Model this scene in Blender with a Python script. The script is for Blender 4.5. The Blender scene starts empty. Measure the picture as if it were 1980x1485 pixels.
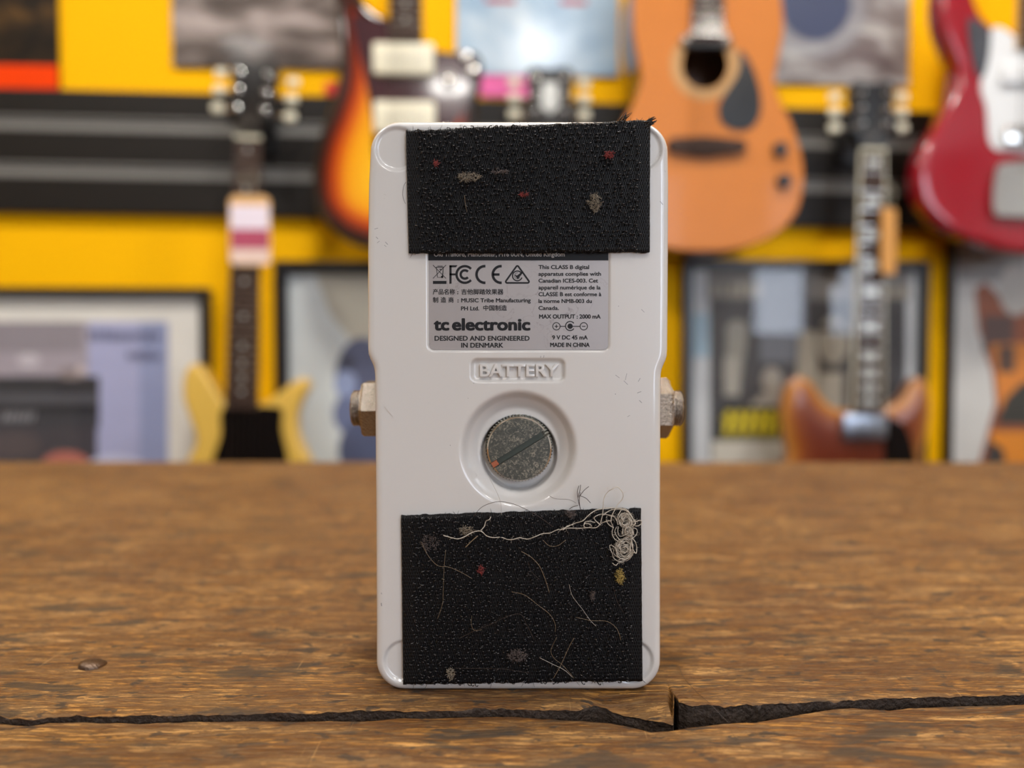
import bpy, bmesh, math, random
import numpy as np
from mathutils import Vector, Matrix
from mathutils.geometry import delaunay_2d_cdt

S = bpy.context.scene
COL = S.collection
PI = math.pi
R = random.Random(7)

# ------------------------------------------------------------------ camera, light, exposure
FPX, PITCH, CAMH, PD = 1430.0, math.radians(1.9), 0.0775, 0.1703
SP, CP = math.sin(PITCH), math.cos(PITCH)
cam_d = bpy.data.cameras.new('camera')
cam = bpy.data.objects.new('camera', cam_d)
COL.objects.link(cam)
cam.location = (0, 0, CAMH)
cam.rotation_euler = (PI/2 - PITCH, 0, 0)
cam_d.sensor_width = 36.0
cam_d.lens = 36.0*FPX/1980.0
cam_d.clip_start = 0.01
cam_d.dof.use_dof = True
cam_d.dof.focus_distance = PD
cam_d.dof.aperture_fstop = 6.6
S.camera = cam
S.view_settings.view_transform = 'Standard'
S.view_settings.look = 'None'
S.view_settings.gamma = 1
S.view_settings.use_curve_mapping = False
S.view_settings.exposure = -0.15
S.cycles.use_denoising = True
S.cycles.max_bounces = 8
S.cycles.caustics_reflective = False
S.cycles.caustics_refractive = False
world = bpy.data.worlds.new('world')
S.world = world
world.use_nodes = True
world.node_tree.nodes['Background'].inputs[0].default_value = (0.9, 0.95, 1, 1)
world.node_tree.nodes['Background'].inputs[1].default_value = 0.10

LAMP_E = 66.0      # strength of ceiling lamps
WALL_FILL_E = 155.0   # strength of the lamps added to brighten the guitar wall
WINDOW_E = 10.0    # daylight through the shop windows, the added one too

# ------------------------------------------------------------------ materials
def srgb(r, g, b):
    f = lambda c: (c/255/12.92) if c/255 <= 0.04045 else ((c/255+0.055)/1.055)**2.4
    return (f(r), f(g), f(b), 1)

def N(nt, typ, **kw):
    n = nt.nodes.new(typ)
    for k, v in kw.items():
        if k.startswith('i_'):
            n.inputs[k[2:].replace('_', ' ')].default_value = v
        else:
            setattr(n, k, v)
    return n

def mat(name, rgb, rough=0.5, metal=0.0, coat=0.0, var=0.06, scale=60, bump=0.0, bscale=400, spec=0.5, emit=None, emit_s=0, crough=0.05):
    m = bpy.data.materials.new(name)
    m.use_nodes = True
    nt = m.node_tree
    b = nt.nodes['Principled BSDF']
    c = srgb(*rgb)
    tc = N(nt, 'ShaderNodeTexCoord')
    no = N(nt, 'ShaderNodeTexNoise', i_Scale=scale, i_Detail=3.0)
    nt.links.new(tc.outputs['Object'], no.inputs['Vector'])
    mix = N(nt, 'ShaderNodeMix', data_type='RGBA')
    mix.inputs['A'].default_value = tuple(x*(1-var) for x in c[:3])+(1,)
    mix.inputs['B'].default_value = tuple(min(1, x*(1+var)) for x in c[:3])+(1,)
    nt.links.new(no.outputs['Fac'], mix.inputs['Factor'])
    nt.links.new(mix.outputs['Result'], b.inputs['Base Color'])
    b.inputs['Roughness'].default_value = rough
    b.inputs['Metallic'].default_value = metal
    b.inputs['Coat Weight'].default_value = coat
    b.inputs['Coat Roughness'].default_value = crough
    b.inputs['Specular IOR Level'].default_value = spec
    if bump:
        n2 = N(nt, 'ShaderNodeTexNoise', i_Scale=bscale, i_Detail=4.0)
        nt.links.new(tc.outputs['Object'], n2.inputs['Vector'])
        bp = N(nt, 'ShaderNodeBump', i_Strength=bump, i_Distance=0.001)
        nt.links.new(n2.outputs['Fac'], bp.inputs['Height'])
        nt.links.new(bp.outputs['Normal'], b.inputs['Normal'])
    if emit:
        b.inputs['Emission Color'].default_value = srgb(*emit)
        b.inputs['Emission Strength'].default_value = emit_s
    return m

def ramp(nt, stops, interp='LINEAR'):
    r = nt.nodes.new('ShaderNodeValToRGB')
    cr = r.color_ramp
    cr.interpolation = interp
    while len(cr.elements) < len(stops):
        cr.elements.new(0.5)
    for e, (p, c) in zip(cr.elements, stops):
        e.position = p
        e.color = c if len(c) == 4 else tuple(c)+(1,)
    return r

def mapped_noise(nt, tc, sc, scale=1.0, detail=3.0, rough=0.55, loc=(0, 0, 0), dist=0.0, rot=(0, 0, 0)):
    mp = N(nt, 'ShaderNodeMapping')
    mp.inputs['Scale'].default_value = sc
    mp.inputs['Location'].default_value = loc
    mp.inputs['Rotation'].default_value = rot
    nt.links.new(tc, mp.inputs['Vector'])
    no = N(nt, 'ShaderNodeTexNoise', i_Scale=scale, i_Detail=detail, i_Roughness=rough, i_Distortion=dist)
    nt.links.new(mp.outputs['Vector'], no.inputs['Vector'])
    return no.outputs['Fac']

def mixc(nt, fac, a, b, blend='MIX'):
    m = N(nt, 'ShaderNodeMix', data_type='RGBA', blend_type=blend)
    for sock, v in (('Factor', fac), ('A', a), ('B', b)):
        if isinstance(v, (tuple, float, int)):
            m.inputs[sock].default_value = v
        else:
            nt.links.new(v, m.inputs[sock])
    return m.outputs['Result']

def math_n(nt, op, a, b=0.0, c=None, clamp=False):
    m = N(nt, 'ShaderNodeMath', operation=op, use_clamp=clamp)
    for i, v in enumerate((a, b) if c is None else (a, b, c)):
        if isinstance(v, (float, int)):
            m.inputs[i].default_value = v
        else:
            nt.links.new(v, m.inputs[i])
    return m.outputs[0]

def wood_mat(name, lines=False):
    m = bpy.data.materials.new(name)
    m.use_nodes = True
    nt = m.node_tree
    b = nt.nodes['Principled BSDF']
    tc = N(nt, 'ShaderNodeTexCoord').outputs['Object']
    def rmp(fac, p0, p1):
        r = ramp(nt, [(p0, (0, 0, 0)), (p1, (1, 1, 1))])
        nt.links.new(fac, r.inputs[0])
        return r.outputs['Color']
    warp = mapped_noise(nt, tc, (14, 22, 14), 1.0, 3)
    vm = N(nt, 'ShaderNodeCombineXYZ')
    nt.links.new(math_n(nt, 'MULTIPLY', warp, 0.012), vm.inputs[1])
    va = N(nt, 'ShaderNodeVectorMath', operation='ADD')
    nt.links.new(tc, va.inputs[0]); nt.links.new(vm.outputs[0], va.inputs[1])
    wv = va.outputs[0]
    broad = mapped_noise(nt, tc, (9, 16, 9), 1.0, 4)
    grain = mapped_noise(nt, wv, (5, 820, 60) if lines else (9, 760, 60), 1.0, 2 if lines else 3, 0.5 if lines else 0.6)
    fine = mapped_noise(nt, wv, (70, 2300, 200), 1.0, 2, 0.6, (3, 1, 0))
    chop = mapped_noise(nt, tc, (190, 1300, 300), 1.0, 5, 0.65, (5, 2, 0))
    base = ramp(nt, [(0.36, srgb(134, 88, 38)), (0.5, srgb(180, 127, 59)), (0.64, srgb(214, 161, 88))])
    nt.links.new(broad, base.inputs[0])
    c = base.outputs['Color']
    c = mixc(nt, math_n(nt, 'MULTIPLY', rmp(grain, 0.46 if lines else 0.44, 0.57 if lines else 0.60), 0.85), c, srgb(98, 60, 25))
    c = mixc(nt, math_n(nt, 'MULTIPLY', rmp(fine, 0.48, 0.62), 0.6), c, srgb(72, 44, 18))
    mid = mapped_noise(nt, tc, (26, 130, 40), 1.0, 4, 0.6, (21, 4, 0), 0.3)
    c = mixc(nt, math_n(nt, 'MULTIPLY', rmp(mid, 0.47, 0.36), 0.6), c, srgb(96, 60, 27))
    c = mixc(nt, math_n(nt, 'MULTIPLY', rmp(mid, 0.53, 0.64), 0.5), c, srgb(206, 158, 94))
    # worn pale flecks
    worn = mapped_noise(nt, tc, (34, 200, 60), 1.0, 5, 0.7, (7, 3, 0))
    c = mixc(nt, math_n(nt, 'MULTIPLY', rmp(worn, 0.51, 0.68), 0.65), c, srgb(222, 174, 108))
    c = mixc(nt, math_n(nt, 'MULTIPLY', rmp(chop, 0.52, 0.66), 0.6), c, srgb(226, 184, 126))
    c = mixc(nt, math_n(nt, 'MULTIPLY', rmp(chop, 0.46, 0.36), 0.7), c, srgb(74, 46, 22))
    # dark ingrained stains
    st = mapped_noise(nt, tc, (36, 130, 60), 1.0, 4, 0.62, (1.7, 8, 0), 0.4)
    c = mixc(nt, math_n(nt, 'MULTIPLY', rmp(st, 0.575, 0.625), 0.8), c, srgb(62, 52, 40))
    st2 = mapped_noise(nt, tc, (150, 330, 60), 1.0, 3, 0.6, (4.7, 2, 0), 0.3)
    c = mixc(nt, math_n(nt, 'MULTIPLY', rmp(st2, 0.595, 0.64), 0.85), c, srgb(56, 47, 38))
    st3 = mapped_noise(nt, tc, (10, 17, 10), 1.0, 3, 0.5, (14.7, 5, 0))
    c = mixc(nt, math_n(nt, 'MULTIPLY', rmp(st3, 0.54, 0.74), 0.45), c, srgb(96, 66, 34))
    # slanting scratches
    sc1 = mapped_noise(nt, tc, (1800, 45, 40), 1.0, 2, 0.4, (0, 0, 0), 0, (0, 0, 0.45))
    msk = mapped_noise(nt, tc, (25, 25, 10), 1.0, 2, 0.5, (9, 9, 0))
    c = mixc(nt, math_n(nt, 'MULTIPLY', rmp(sc1, 0.70, 0.74), math_n(nt, 'MULTIPLY', rmp(msk, 0.5, 0.6), 0.6)), c, srgb(70, 48, 26))
    sc2 = mapped_noise(nt, tc, (1500, 40, 40), 1.0, 2, 0.4, (2, 5, 0), 0, (0, 0, -0.6))
    c = mixc(nt, math_n(nt, 'MULTIPLY', rmp(sc2, 0.71, 0.75), math_n(nt, 'MULTIPLY', rmp(msk, 0.55, 0.45), 0.3)), c, srgb(216, 172, 112))
    nt.links.new(c, b.inputs['Base Color'])
    h = math_n(nt, 'ADD', math_n(nt, 'MULTIPLY', grain, -0.5), math_n(nt, 'MULTIPLY', fine, -0.35))
    h = math_n(nt, 'ADD', h, math_n(nt, 'MULTIPLY', chop, 0.55))
    bp = N(nt, 'ShaderNodeBump', i_Strength=1.0, i_Distance=0.0011)
    nt.links.new(h, bp.inputs['Height'])
    nt.links.new(bp.outputs['Normal'], b.inputs['Normal'])
    rr = ramp(nt, [(0.3, (0.36,)*3), (0.7, (0.58,)*3)])
    nt.links.new(worn, rr.inputs[0])
    nt.links.new(rr.outputs['Color'], b.inputs['Roughness'])
    b.inputs['Specular IOR Level'].default_value = 0.28
    return m

def glass_mat(name):
    m = bpy.data.materials.new(name)
    m.use_nodes = True
    nt = m.node_tree
    nt.nodes.clear()
    out = N(nt, 'ShaderNodeOutputMaterial')
    tr = N(nt, 'ShaderNodeBsdfTransparent')
    gl = N(nt, 'ShaderNodeBsdfGlossy', i_Roughness=0.02)
    fr = N(nt, 'ShaderNodeFresnel', i_IOR=1.5)
    ge = N(nt, 'ShaderNodeNewGeometry')
    fac = math_n(nt, 'MULTIPLY', fr.outputs[0], math_n(nt, 'SUBTRACT', 1.0, ge.outputs['Backfacing']))
    ms = N(nt, 'ShaderNodeMixShader')
    nt.links.new(fac, ms.inputs[0])
    nt.links.new(tr.outputs[0], ms.inputs[1])
    nt.links.new(gl.outputs[0], ms.inputs[2])
    nt.links.new(ms.outputs[0], out.inputs[0])
    return m

def emit_mat(name, rgb, s):
    m = bpy.data.materials.new(name)
    m.use_nodes = True
    nt = m.node_tree
    nt.nodes.clear()
    out = N(nt, 'ShaderNodeOutputMaterial')
    e = N(nt, 'ShaderNodeEmission', i_Strength=s)
    e.inputs[0].default_value = srgb(*rgb)
    nt.links.new(e.outputs[0], out.inputs[0])
    return m

# ------------------------------------------------------------------ mesh helpers
class MB:
    def __init__(self):
        self.v, self.f, self.m = [], [], []
    def add(self, vs, fs, mi=0):
        o = len(self.v)
        self.v += [tuple(p) for p in vs]
        self.f += [tuple(i+o for i in f) for f in fs]
        self.m += [mi]*len(fs)
    def box(self, x0, x1, y0, y1, z0, z1, mi=0, bev=0.0):
        if bev <= 0:
            vs = [(x, y, z) for z in (z0, z1) for y in (y0, y1) for x in (x0, x1)]
            self.add(vs, [(0, 2, 3, 1), (4, 5, 7, 6), (0, 1, 5, 4), (2, 6, 7, 3), (0, 4, 6, 2), (1, 3, 7, 5)], mi)
        else:
            bm = bmesh.new()
            bmesh.ops.create_cube(bm, size=1)
            for v in bm.verts:
                v.co = Vector(((x0+x1)/2+v.co.x*(x1-x0), (y0+y1)/2+v.co.y*(y1-y0), (z0+z1)/2+v.co.z*(z1-z0)))
            bmesh.ops.bevel(bm, geom=bm.edges[:], offset=bev, segments=3, affect='EDGES', profile=0.5)
            bm.verts.index_update()
            self.add([v.co for v in bm.verts], [[v.index for v in f.verts] for f in bm.faces], mi)
            bm.free()
    def tube(self, pts, r, n=6, mi=0, cap=True):
        pts = [Vector(p) for p in pts]
        k = len(pts)
        rs = r if isinstance(r, (list, tuple)) else [r]*k
        t0 = (pts[1]-pts[0]).normalized()
        up = Vector((0, 0, 1)) if abs(t0.z) < 0.9 else Vector((1, 0, 0))
        nrm = t0.cross(up).normalized()
        vs = []
        for i, p in enumerate(pts):
            t = (pts[min(i+1, k-1)]-pts[max(i-1, 0)])
            t = t.normalized() if t.length > 1e-12 else t0
            nrm = (nrm - t*nrm.dot(t))
            nrm = nrm.normalized() if nrm.length > 1e-9 else t.orthogonal().normalized()
            bn = t.cross(nrm)
            for j in range(n):
                a = 2*PI*j/n
                vs.append(p + (nrm*math.cos(a)+bn*math.sin(a))*rs[i])
        fs = [(i*n+j, i*n+(j+1) % n, (i+1)*n+(j+1) % n, (i+1)*n+j) for i in range(k-1) for j in range(n)]
        if cap:
            fs.append(tuple(range(n-1, -1, -1)))
            fs.append(tuple((k-1)*n+j for j in range(n)))
        self.add(vs, fs, mi)
    def lathe(self, prof, c, axis='y', n=32, mi=0, cap0=True, cap1=True):
        """prof: list of (radius, along-axis)"""
        vs = []
        for (r, h) in prof:
            for j in range(n):
                a = 2*PI*j/n
                u, w = r*math.cos(a), r*math.sin(a)
                p = {'y': (u, h, w), 'x': (h, u, w), 'z': (u, w, h)}[axis]
                vs.append((c[0]+p[0], c[1]+p[1], c[2]+p[2]))
        k = len(prof)
        fs = [(i*n+j, i*n+(j+1) % n, (i+1)*n+(j+1) % n, (i+1)*n+j) for i in range(k-1) for j in range(n)]
        if cap0: fs.append(tuple(range(n)))
        if cap1: fs.append(tuple((k-1)*n+j for j in range(n)))
        self.add(vs, fs, mi)
    def prism(self, pts, y0, y1, mi=0):
        """pts in (x,z); extruded along y"""
        n = len(pts)
        vs = [(p[0], y0, p[1]) for p in pts]+[(p[0], y1, p[1]) for p in pts]
        fs = [tuple(range(n)), tuple(range(2*n-1, n-1, -1))]
        fs += [(i, (i+1) % n, n+(i+1) % n, n+i) for i in range(n)]
        self.add(vs, fs, mi)
    def build(self, name, mats, parent=None, smooth=False, recalc=True, sharp=None):
        me = bpy.data.meshes.new(name)
        me.from_pydata(self.v, [], self.f)
        if not isinstance(mats, (list, tuple)): mats = [mats]
        for m in mats: me.materials.append(m)
        if len(mats) > 1:
            me.polygons.foreach_set('material_index', self.m)
        if recalc:
            bm = bmesh.new(); bm.from_mesh(me)
            bmesh.ops.recalc_face_normals(bm, faces=bm.faces[:])
            bm.to_mesh(me); bm.free()
        if smooth:
            me.polygons.foreach_set('use_smooth', [True]*len(me.polygons))
            if sharp: me.set_sharp_from_angle(angle=math.radians(sharp))
        me.update()
        o = bpy.data.objects.new(name, me)
        COL.objects.link(o)
        if parent is not None: o.parent = parent
        return o

def tag(o, label=None, cat=None, group=None, kind=None):
    if label: o['label'] = label
    if cat: o['category'] = cat
    if group: o['group'] = group
    if kind: o['kind'] = kind
    return o

def thing(name, loc, label, cat, group=None, rz=0.0):
    o = bpy.data.objects.new(name, None)
    o.empty_display_size = 0.02
    COL.objects.link(o)
    o.location = loc
    o.rotation_euler = (0, 0, rz)
    return tag(o, label, cat, group)

def catmull(pts, n=6, closed=False):
    P = [np.array(p, float) for p in pts]
    k = len(P)
    out = []
    rng = range(k) if closed else range(k-1)
    for i in rng:
        if closed:
            a, b, c, d = P[(i-1) % k], P[i], P[(i+1) % k], P[(i+2) % k]
        else:
            a, b, c, d = P[max(i-1, 0)], P[i], P[i+1], P[min(i+2, k-1)]
        for j in range(n):
            t = j/n
            out.append(0.5*((2*b)+(-a+c)*t+(2*a-5*b+4*c-d)*t*t+(-a+3*b-3*c+d)*t**3))
    if not closed: out.append(P[-1])
    return np.array(out)

def ray(px, py):
    a, b = (px-990)/FPX, (742.5-py)/FPX
    return a, CP+b*SP, -SP+b*CP

def on_y(px, py, Y):
    a, y, z = ray(px, py)
    t = Y/y
    return a*t, CAMH+z*t

def on_table(px, py, z0=0.0):
    a, y, z = ray(px, py)
    t = (z0-CAMH)/z
    return a*t, y*t

def sstep(x, a, b):
    t = np.clip((x-a)/(b-a), 0, 1)
    return t*t*(3-2*t)

def poly_dist(P, poly, chunk=20000):
    """unsigned distance of points P (M,2) to the closed polygon"""
    A = poly; B = np.roll(poly, -1, 0)
    D = B-A; L2 = (D**2).sum(1)+1e-18
    out = np.empty(len(P))
    for s in range(0, len(P), chunk):
        p = P[s:s+chunk, None, :]
        t = np.clip(((p-A)*D).sum(2)/L2, 0, 1)
        out[s:s+chunk] = np.sqrt((((A+D*t[..., None])-p)**2).sum(2).min(1))
    return out

def inside(P, poly):
    x, y = P[:, 0], P[:, 1]
    c = np.zeros(len(P), bool)
    n = len(poly)
    for i in range(n):
        x0, y0 = poly[i]; x1, y1 = poly[(i+1) % n]
        if y0 == y1: continue
        cond = ((y0 > y) != (y1 > y)) & (x < (x1-x0)*(y-y0)/(y1-y0)+x0)
        c ^= cond
    return c

# ------------------------------------------------------------------ shared materials
M = {}
M['yellow'] = mat('yellow_wall_paint', (255, 188, 0), 0.7, var=0.02, scale=4, bump=0.1, bscale=200, spec=0.1)
M['plaster'] = mat('pale_plaster', (216, 212, 204), 0.8, var=0.03, scale=3)
M['ceiling'] = mat('white_ceiling_paint', (235, 233, 228), 0.85, var=0.02, scale=3)
M['floor'] = mat('dark_floor_boards', (96, 76, 58), 0.5, var=0.25, scale=6)
M['slat'] = mat('black_slat_board', (27, 23, 19), 0.5, var=0.1, scale=30, spec=0.25)
M['alu'] = mat('grey_slat_insert', (118, 116, 111), 0.5, 0.0, var=0.05)
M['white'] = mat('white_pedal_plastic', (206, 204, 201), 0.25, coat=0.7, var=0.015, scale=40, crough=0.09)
M['chrome'] = mat('chrome', (225, 222, 215), 0.14, 1.0, var=0.03)
M['nickel'] = mat('worn_nickel', (158, 150, 140), 0.17, 1.0, var=0.15, scale=900, bump=0.5, bscale=2600)
M['black'] = mat('black_plastic', (20, 20, 21), 0.35, var=0.1)
M['gloss_black'] = mat('gloss_black_plastic', (16, 16, 17), 0.15, coat=0.6, var=0.1)
M['rosewood'] = mat('rosewood', (68, 52, 45), 0.6, spec=0.12, var=0.25, scale=90)
M['maple'] = mat('maple', (214, 170, 104), 0.35, coat=0.4, var=0.08, scale=40)
M['mahogany'] = mat('mahogany', (92, 46, 26), 0.35, coat=0.5, var=0.15, scale=40)
M['cream'] = mat('cream_plastic', (232, 226, 200), 0.35, var=0.03)
M['pearl'] = mat('white_pearl', (214, 216, 210), 0.25, coat=0.5, var=0.1, scale=200)
M['steel'] = mat('steel_string', (120, 114, 106), 0.35, 1.0)
M['glass'] = glass_mat('thin_glass')

# ------------------------------------------------------------------ the setting
PSI = math.radians(2.6)
WY = 1.42
CS, SN = math.cos(PSI), math.sin(PSI)
Z_FLOOR, Z_CEIL = -0.95, 1.75

def wallpt(u, off, z):                                   # wall frame -> world
    return Vector((u*CS+off*SN, WY+u*SN-off*CS, z))

def on_wall(px, py, off):                                # pixel -> (u, z) on the plane 'off' in front of the back wall
    a, y, z = ray(px, py)
    # point t*(a,y,z); plane: (p-p0).n=0 with n=(SN,-CS), p0=(0,WY)+off*n
    n = (SN, -CS)
    p0 = (off*SN, WY-off*CS)
    t = (p0[0]*n[0]+p0[1]*n[1])/(a*n[0]+y*n[1])
    X, Y = a*t-p0[0], y*t-p0[1]
    return X*CS+Y*SN, CAMH+z*t

def struct(name, mb, m):
    return tag(mb.build(name, m), kind='structure')

b = MB(); b.box(-3.2, 4.4, 0, 0.12, Z_FLOOR, Z_CEIL)
w = struct('wall_back', b, M['yellow']); w.location = (0, WY, 0); w.rotation_euler = (0, 0, PSI)
b = MB(); b.box(-3.2, 4.4, -3.6, 1.8, Z_FLOOR-0.1, Z_FLOOR); struct('floor', b, M['floor'])
b = MB(); b.box(-3.2, 4.4, -3.6, 1.8, Z_CEIL, Z_CEIL+0.1); struct('ceiling', b, M['ceiling'])
b = MB(); b.box(-3.0, -2.9, -3.5, 1.7, Z_FLOOR, Z_CEIL); struct('wall_left', b, M['plaster'])
b = MB(); b.box(4.2, 4.3, -3.5, 1.7, Z_FLOOR, Z_CEIL); struct('wall_right', b, M['plaster'])
# street wall behind the photographer with two shop windows and, first in the list, one added for frontal light
WINS = [(0.85, 1.85, -0.2, 1.6), (2.5, 3.03, 0.27, 1.6), (3.09, 3.55, 0.27, 1.6)]
b = MB()
cuts = [-3.0]+[x for w_ in WINS for x in w_[:2]]+[4.2]
for a, c in zip(cuts[0::2], cuts[1::2]): b.box(a, c, -3.5, -3.4, Z_FLOOR, Z_CEIL)
for (x0, x1, z0, z1) in WINS:
    b.box(x0, x1, -3.5, -3.4, Z_FLOOR, z0)
    b.box(x0, x1, -3.5, -3.4, z1, Z_CEIL)
struct('wall_front', b, M['plaster'])
M['daylight'] = emit_mat('daylit_window_pane', (224, 236, 255), WINDOW_E)
for i, (x0, x1, z0, z1) in enumerate(WINS):
    b = MB(); t = 0.03
    b.box(x0, x0+t, -3.48, -3.38, z0, z1); b.box(x1-t, x1, -3.48, -3.38, z0, z1)
    b.box(x0+t, x1-t, -3.48, -3.38, z0, z0+t); b.box(x0+t, x1-t, -3.48, -3.38, z1-t, z1)
    wf = struct('window_%d' % (i+1), b, M['black'])
    p = MB(); p.box(x0+t, x1-t, -3.45, -3.44, z0+t, z1-t)
    p.build('pane', M['daylight'], wf)

M['lampglow'] = emit_mat('glowing_lamp_diffuser', (255, 250, 244), LAMP_E)
M['wallfill'] = emit_mat('glowing_wall_fill_diffuser', (255, 250, 244), WALL_FILL_E)
M['whitemetal'] = mat('white_enamel', (228, 228, 226), 0.4)
lamp_spots = [(0.37, -1.10, 0.15, 'round ceiling light just behind the photographer'),
              (-0.08, -1.97, 0.12, 'round ceiling light farthest behind the counter'),
              (1.26, -1.34, 0.12, 'round ceiling light at the right behind the photographer'),
              (-1.15, -1.2, 0.12, 'round ceiling light at the left behind the photographer'),
              (-1.2, 0.30, 0.12, 'round light added to brighten the wall at the left'),  # from here on: lamps added to lift the brightness of the back wall
              (0.0, 0.36, 0.12, 'round light added to brighten the wall in the middle'),
              (1.2, 0.42, 0.12, 'round light added to brighten the wall at the right')]
for (x, y, r, lab) in lamp_spots:
    L = thing('ceiling_light', (x, y, Z_CEIL), lab, 'light', 'round ceiling lights')
    q = MB(); q.lathe([(r+0.025, 0), (r+0.03, -0.03), (r+0.018, -0.045), (r+0.002, -0.045), (r, -0.02)], (0, 0, 0), 'z', 40, cap1=False)
    q.build('housing', M['whitemetal'], L, True, sharp=40)
    q = MB(); q.lathe([(r, -0.030), (r*0.8, -0.036), (r*0.3, -0.039)], (0, 0, 0), 'z', 40)
    q.build('diffuser', M['lampglow' if y < 0 else 'wallfill'], L)

# ------------------------------------------------------------------ wooden counter
WOOD = wood_mat('old_pine_boards')
GRIME = mat('grimy_broken_edge', (54, 41, 31), 0.7, var=0.6, scale=700, bump=1.0, bscale=900)
def interp_path(pts, z):
    q = [on_table(px, py, z) for px, py in pts]
    return np.array([a for a, _ in q]), np.array([c for _, c in q])

rng = np.random.default_rng(3)
def fbm1(x, scale, seed, octs=4):
    out = np.zeros_like(x); amp = 1.0
    rg = np.random.default_rng(seed)
    for o in range(octs):
        tab = rg.uniform(-1, 1, 4096)
        t = x*scale*2**o + 1000
        i = np.floor(t).astype(int); f = t-i; f = f*f*(3-2*f)
        out += amp*(tab[i % 4096]*(1-f)+tab[(i+1) % 4096]*f)
        amp *= 0.5
    return out

FRONT_DROP = 0.0016
DIP = 0.0022
left_e = [(-900, 1380), (-200, 1382), (0, 1382), (60, 1387), (100, 1380), (200, 1381), (300, 1380), (450, 1378), (600, 1374), (700, 1371), (760, 1371), (850, 1370), (950, 1368), (1050, 1370), (1120, 1369)]
mid_e = [(1150, 1371), (1200, 1377), (1250, 1385), (1290, 1393), (1302, 1395)]
right_e = [(1304, 1346), (1312, 1358), (1330, 1363), (1400, 1365), (1480, 1359), (1600, 1353), (1720, 1347), (1850, 1343), (1980, 1340), (2600, 1338)]
xl, yl = interp_path(left_e, 0)
xm, ym = interp_path(mid_e, -DIP)
xr, yr = interp_path(right_e, 0)
XE = np.concatenate([[-1.3], xl, xm, xr, [1.4]]); YE = np.concatenate([[yl[0]], yl, ym, yr, [yr[-1]]])
XSTEP = on_table(1303, 1370, 0)[0]
XDIP0 = on_table(1110, 1372, 0)[0]
YBACK = 0.558
def board_xs():
    xs = np.concatenate([np.linspace(-1.25, -0.17, 40), np.arange(-0.168, XSTEP-0.006, 0.0006), np.arange(XSTEP-0.006, XSTEP+0.02, 0.0002), np.arange(XSTEP+0.02, 0.2, 0.0006), np.linspace(0.202, 1.35, 40), XSTEP+np.array([-2e-4, 2e-4, 1e-4, -1e-4])])
    return np.unique(np.round(xs, 6))
xs = board_xs()
ye = np.interp(xs, XE, YE) + fbm1(xs, 260, 5)*0.00018 + fbm1(xs, 1200, 6)*0.00006
ts = np.concatenate([[0, 0.00025, 0.0006, 0.0011, 0.0018], np.arange(0.0026, 0.03, 0.0009), np.linspace(0.031, 0.4, 60)/1.0])
nx = len(xs)
rows = []
dip0 = sstep(xs, XDIP0, XDIP0+0.013)*(1-sstep(xs, XSTEP-0.0006, XSTEP+0.0006))
for depth in (0.034, 0.02, 0.008, 0.004, 0.0022, 0.0012):            # front face, from the underside up
    inset = 0.0002+0.00025*fbm1(xs+depth*13, 180, 11)+0.00022*fbm1(xs-depth*77, 1500, 12)
    rows.append(np.stack([xs, ye+inset*(depth > 0.001), -depth-DIP*dip0*(depth < 0.01)], 1))
for t in ts:
    yy = np.minimum(ye+t*(YBACK-ye)/0.4 if t > 0.03 else ye+t, YBACK)
    z = -0.0005*np.exp(-t/0.0007)*(1+0.45*fbm1(xs, 420, 21)) + 0.00012*fbm1(xs+yy*3.1, 90, 22)*math.exp(-t/0.02)
    stepx = XSTEP+1.5*max(0.0, t-0.0009)+0.0005*fbm1(np.array([t*1.0]), 900, 44)[0]
    dipx = sstep(xs, XDIP0, XDIP0+0.013)*(1-sstep(xs, stepx-0.0007, stepx+0.0007))
    z = z - DIP*dipx*np.exp(-(t/0.0045)**2) - 0.00035*dipx
    # the splintered board right of the step stands a touch proud
    z = z + 0.0004*(xs >= stepx)*math.exp(-(t/0.006)**2)*np.exp(-np.maximum(xs-XSTEP, 0)/0.02)
    rows.append(np.stack([xs, yy, z], 1))
yb = np.full(nx, YBACK)
for z in (-0.003, -0.034):
    rows.append(np.stack([xs, yb+0.001, np.full(nx, z)], 1))
V = np.concatenate(rows)
nr = len(rows)
F = []
for j in range(nr-1):
    for i in range(nx-1):
        F.append((j*nx+i, j*nx+i+1, (j+1)*nx+i+1, (j+1)*nx+i))
F += [((nr-1)*nx+i, (nr-1)*nx+i+1, i+1, i) for i in range(nx-1)]
counter = thing('wooden_counter', (0, 0.25, Z_FLOOR), 'worn wooden shop counter with a splintered crack across its top', 'counter')
def to_local(o, par):
    o.location = -Vector(par.location)
    return o
bmr = MB(); bmr.v = [tuple(p) for p in V]; bmr.f = F; bmr.m = [1 if k < 6*(nx-1) else 0 for k in range(len(F))]
to_local(bmr.build('top_board', [WOOD, GRIME], counter, True, sharp=50), counter)

edge2 = [(-900, 1393), (0, 1393), (90, 1396), (200, 1395), (270, 1398), (330, 1394), (450, 1393), (600, 1392), (720, 1392), (780, 1388), (900, 1385), (1000, 1385), (1060, 1388), (1120, 1391), (1180, 1397), (1230, 1407), (1258, 1414), (1290, 1411.5), (1340, 1404), (1400, 1397), (1460, 1395.5), (1500, 1389), (1560, 1379), (1610, 1371), (1650, 1368), (1690, 1370), (1720, 1372), (1760, 1367), (1830, 1364), (1900, 1362), (1980, 1361), (2600, 1360)]
xf, yf = interp_path(edge2, -FRONT_DROP)
XF = np.concatenate([[-1.3], xf, [1.4]]); YF = np.concatenate([[yf[0]], yf, [yf[-1]]])
yfe = np.interp(xs, XF, YF)+fbm1(xs, 300, 31)*0.00012
yfe = np.minimum(yfe, ye-0.0003)
rows = []
for depth in (0.034, 0.008, 0.002):
    rows.append(np.stack([xs, yfe-0.0002, np.full(nx, -FRONT_DROP-depth)], 1))
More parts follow.
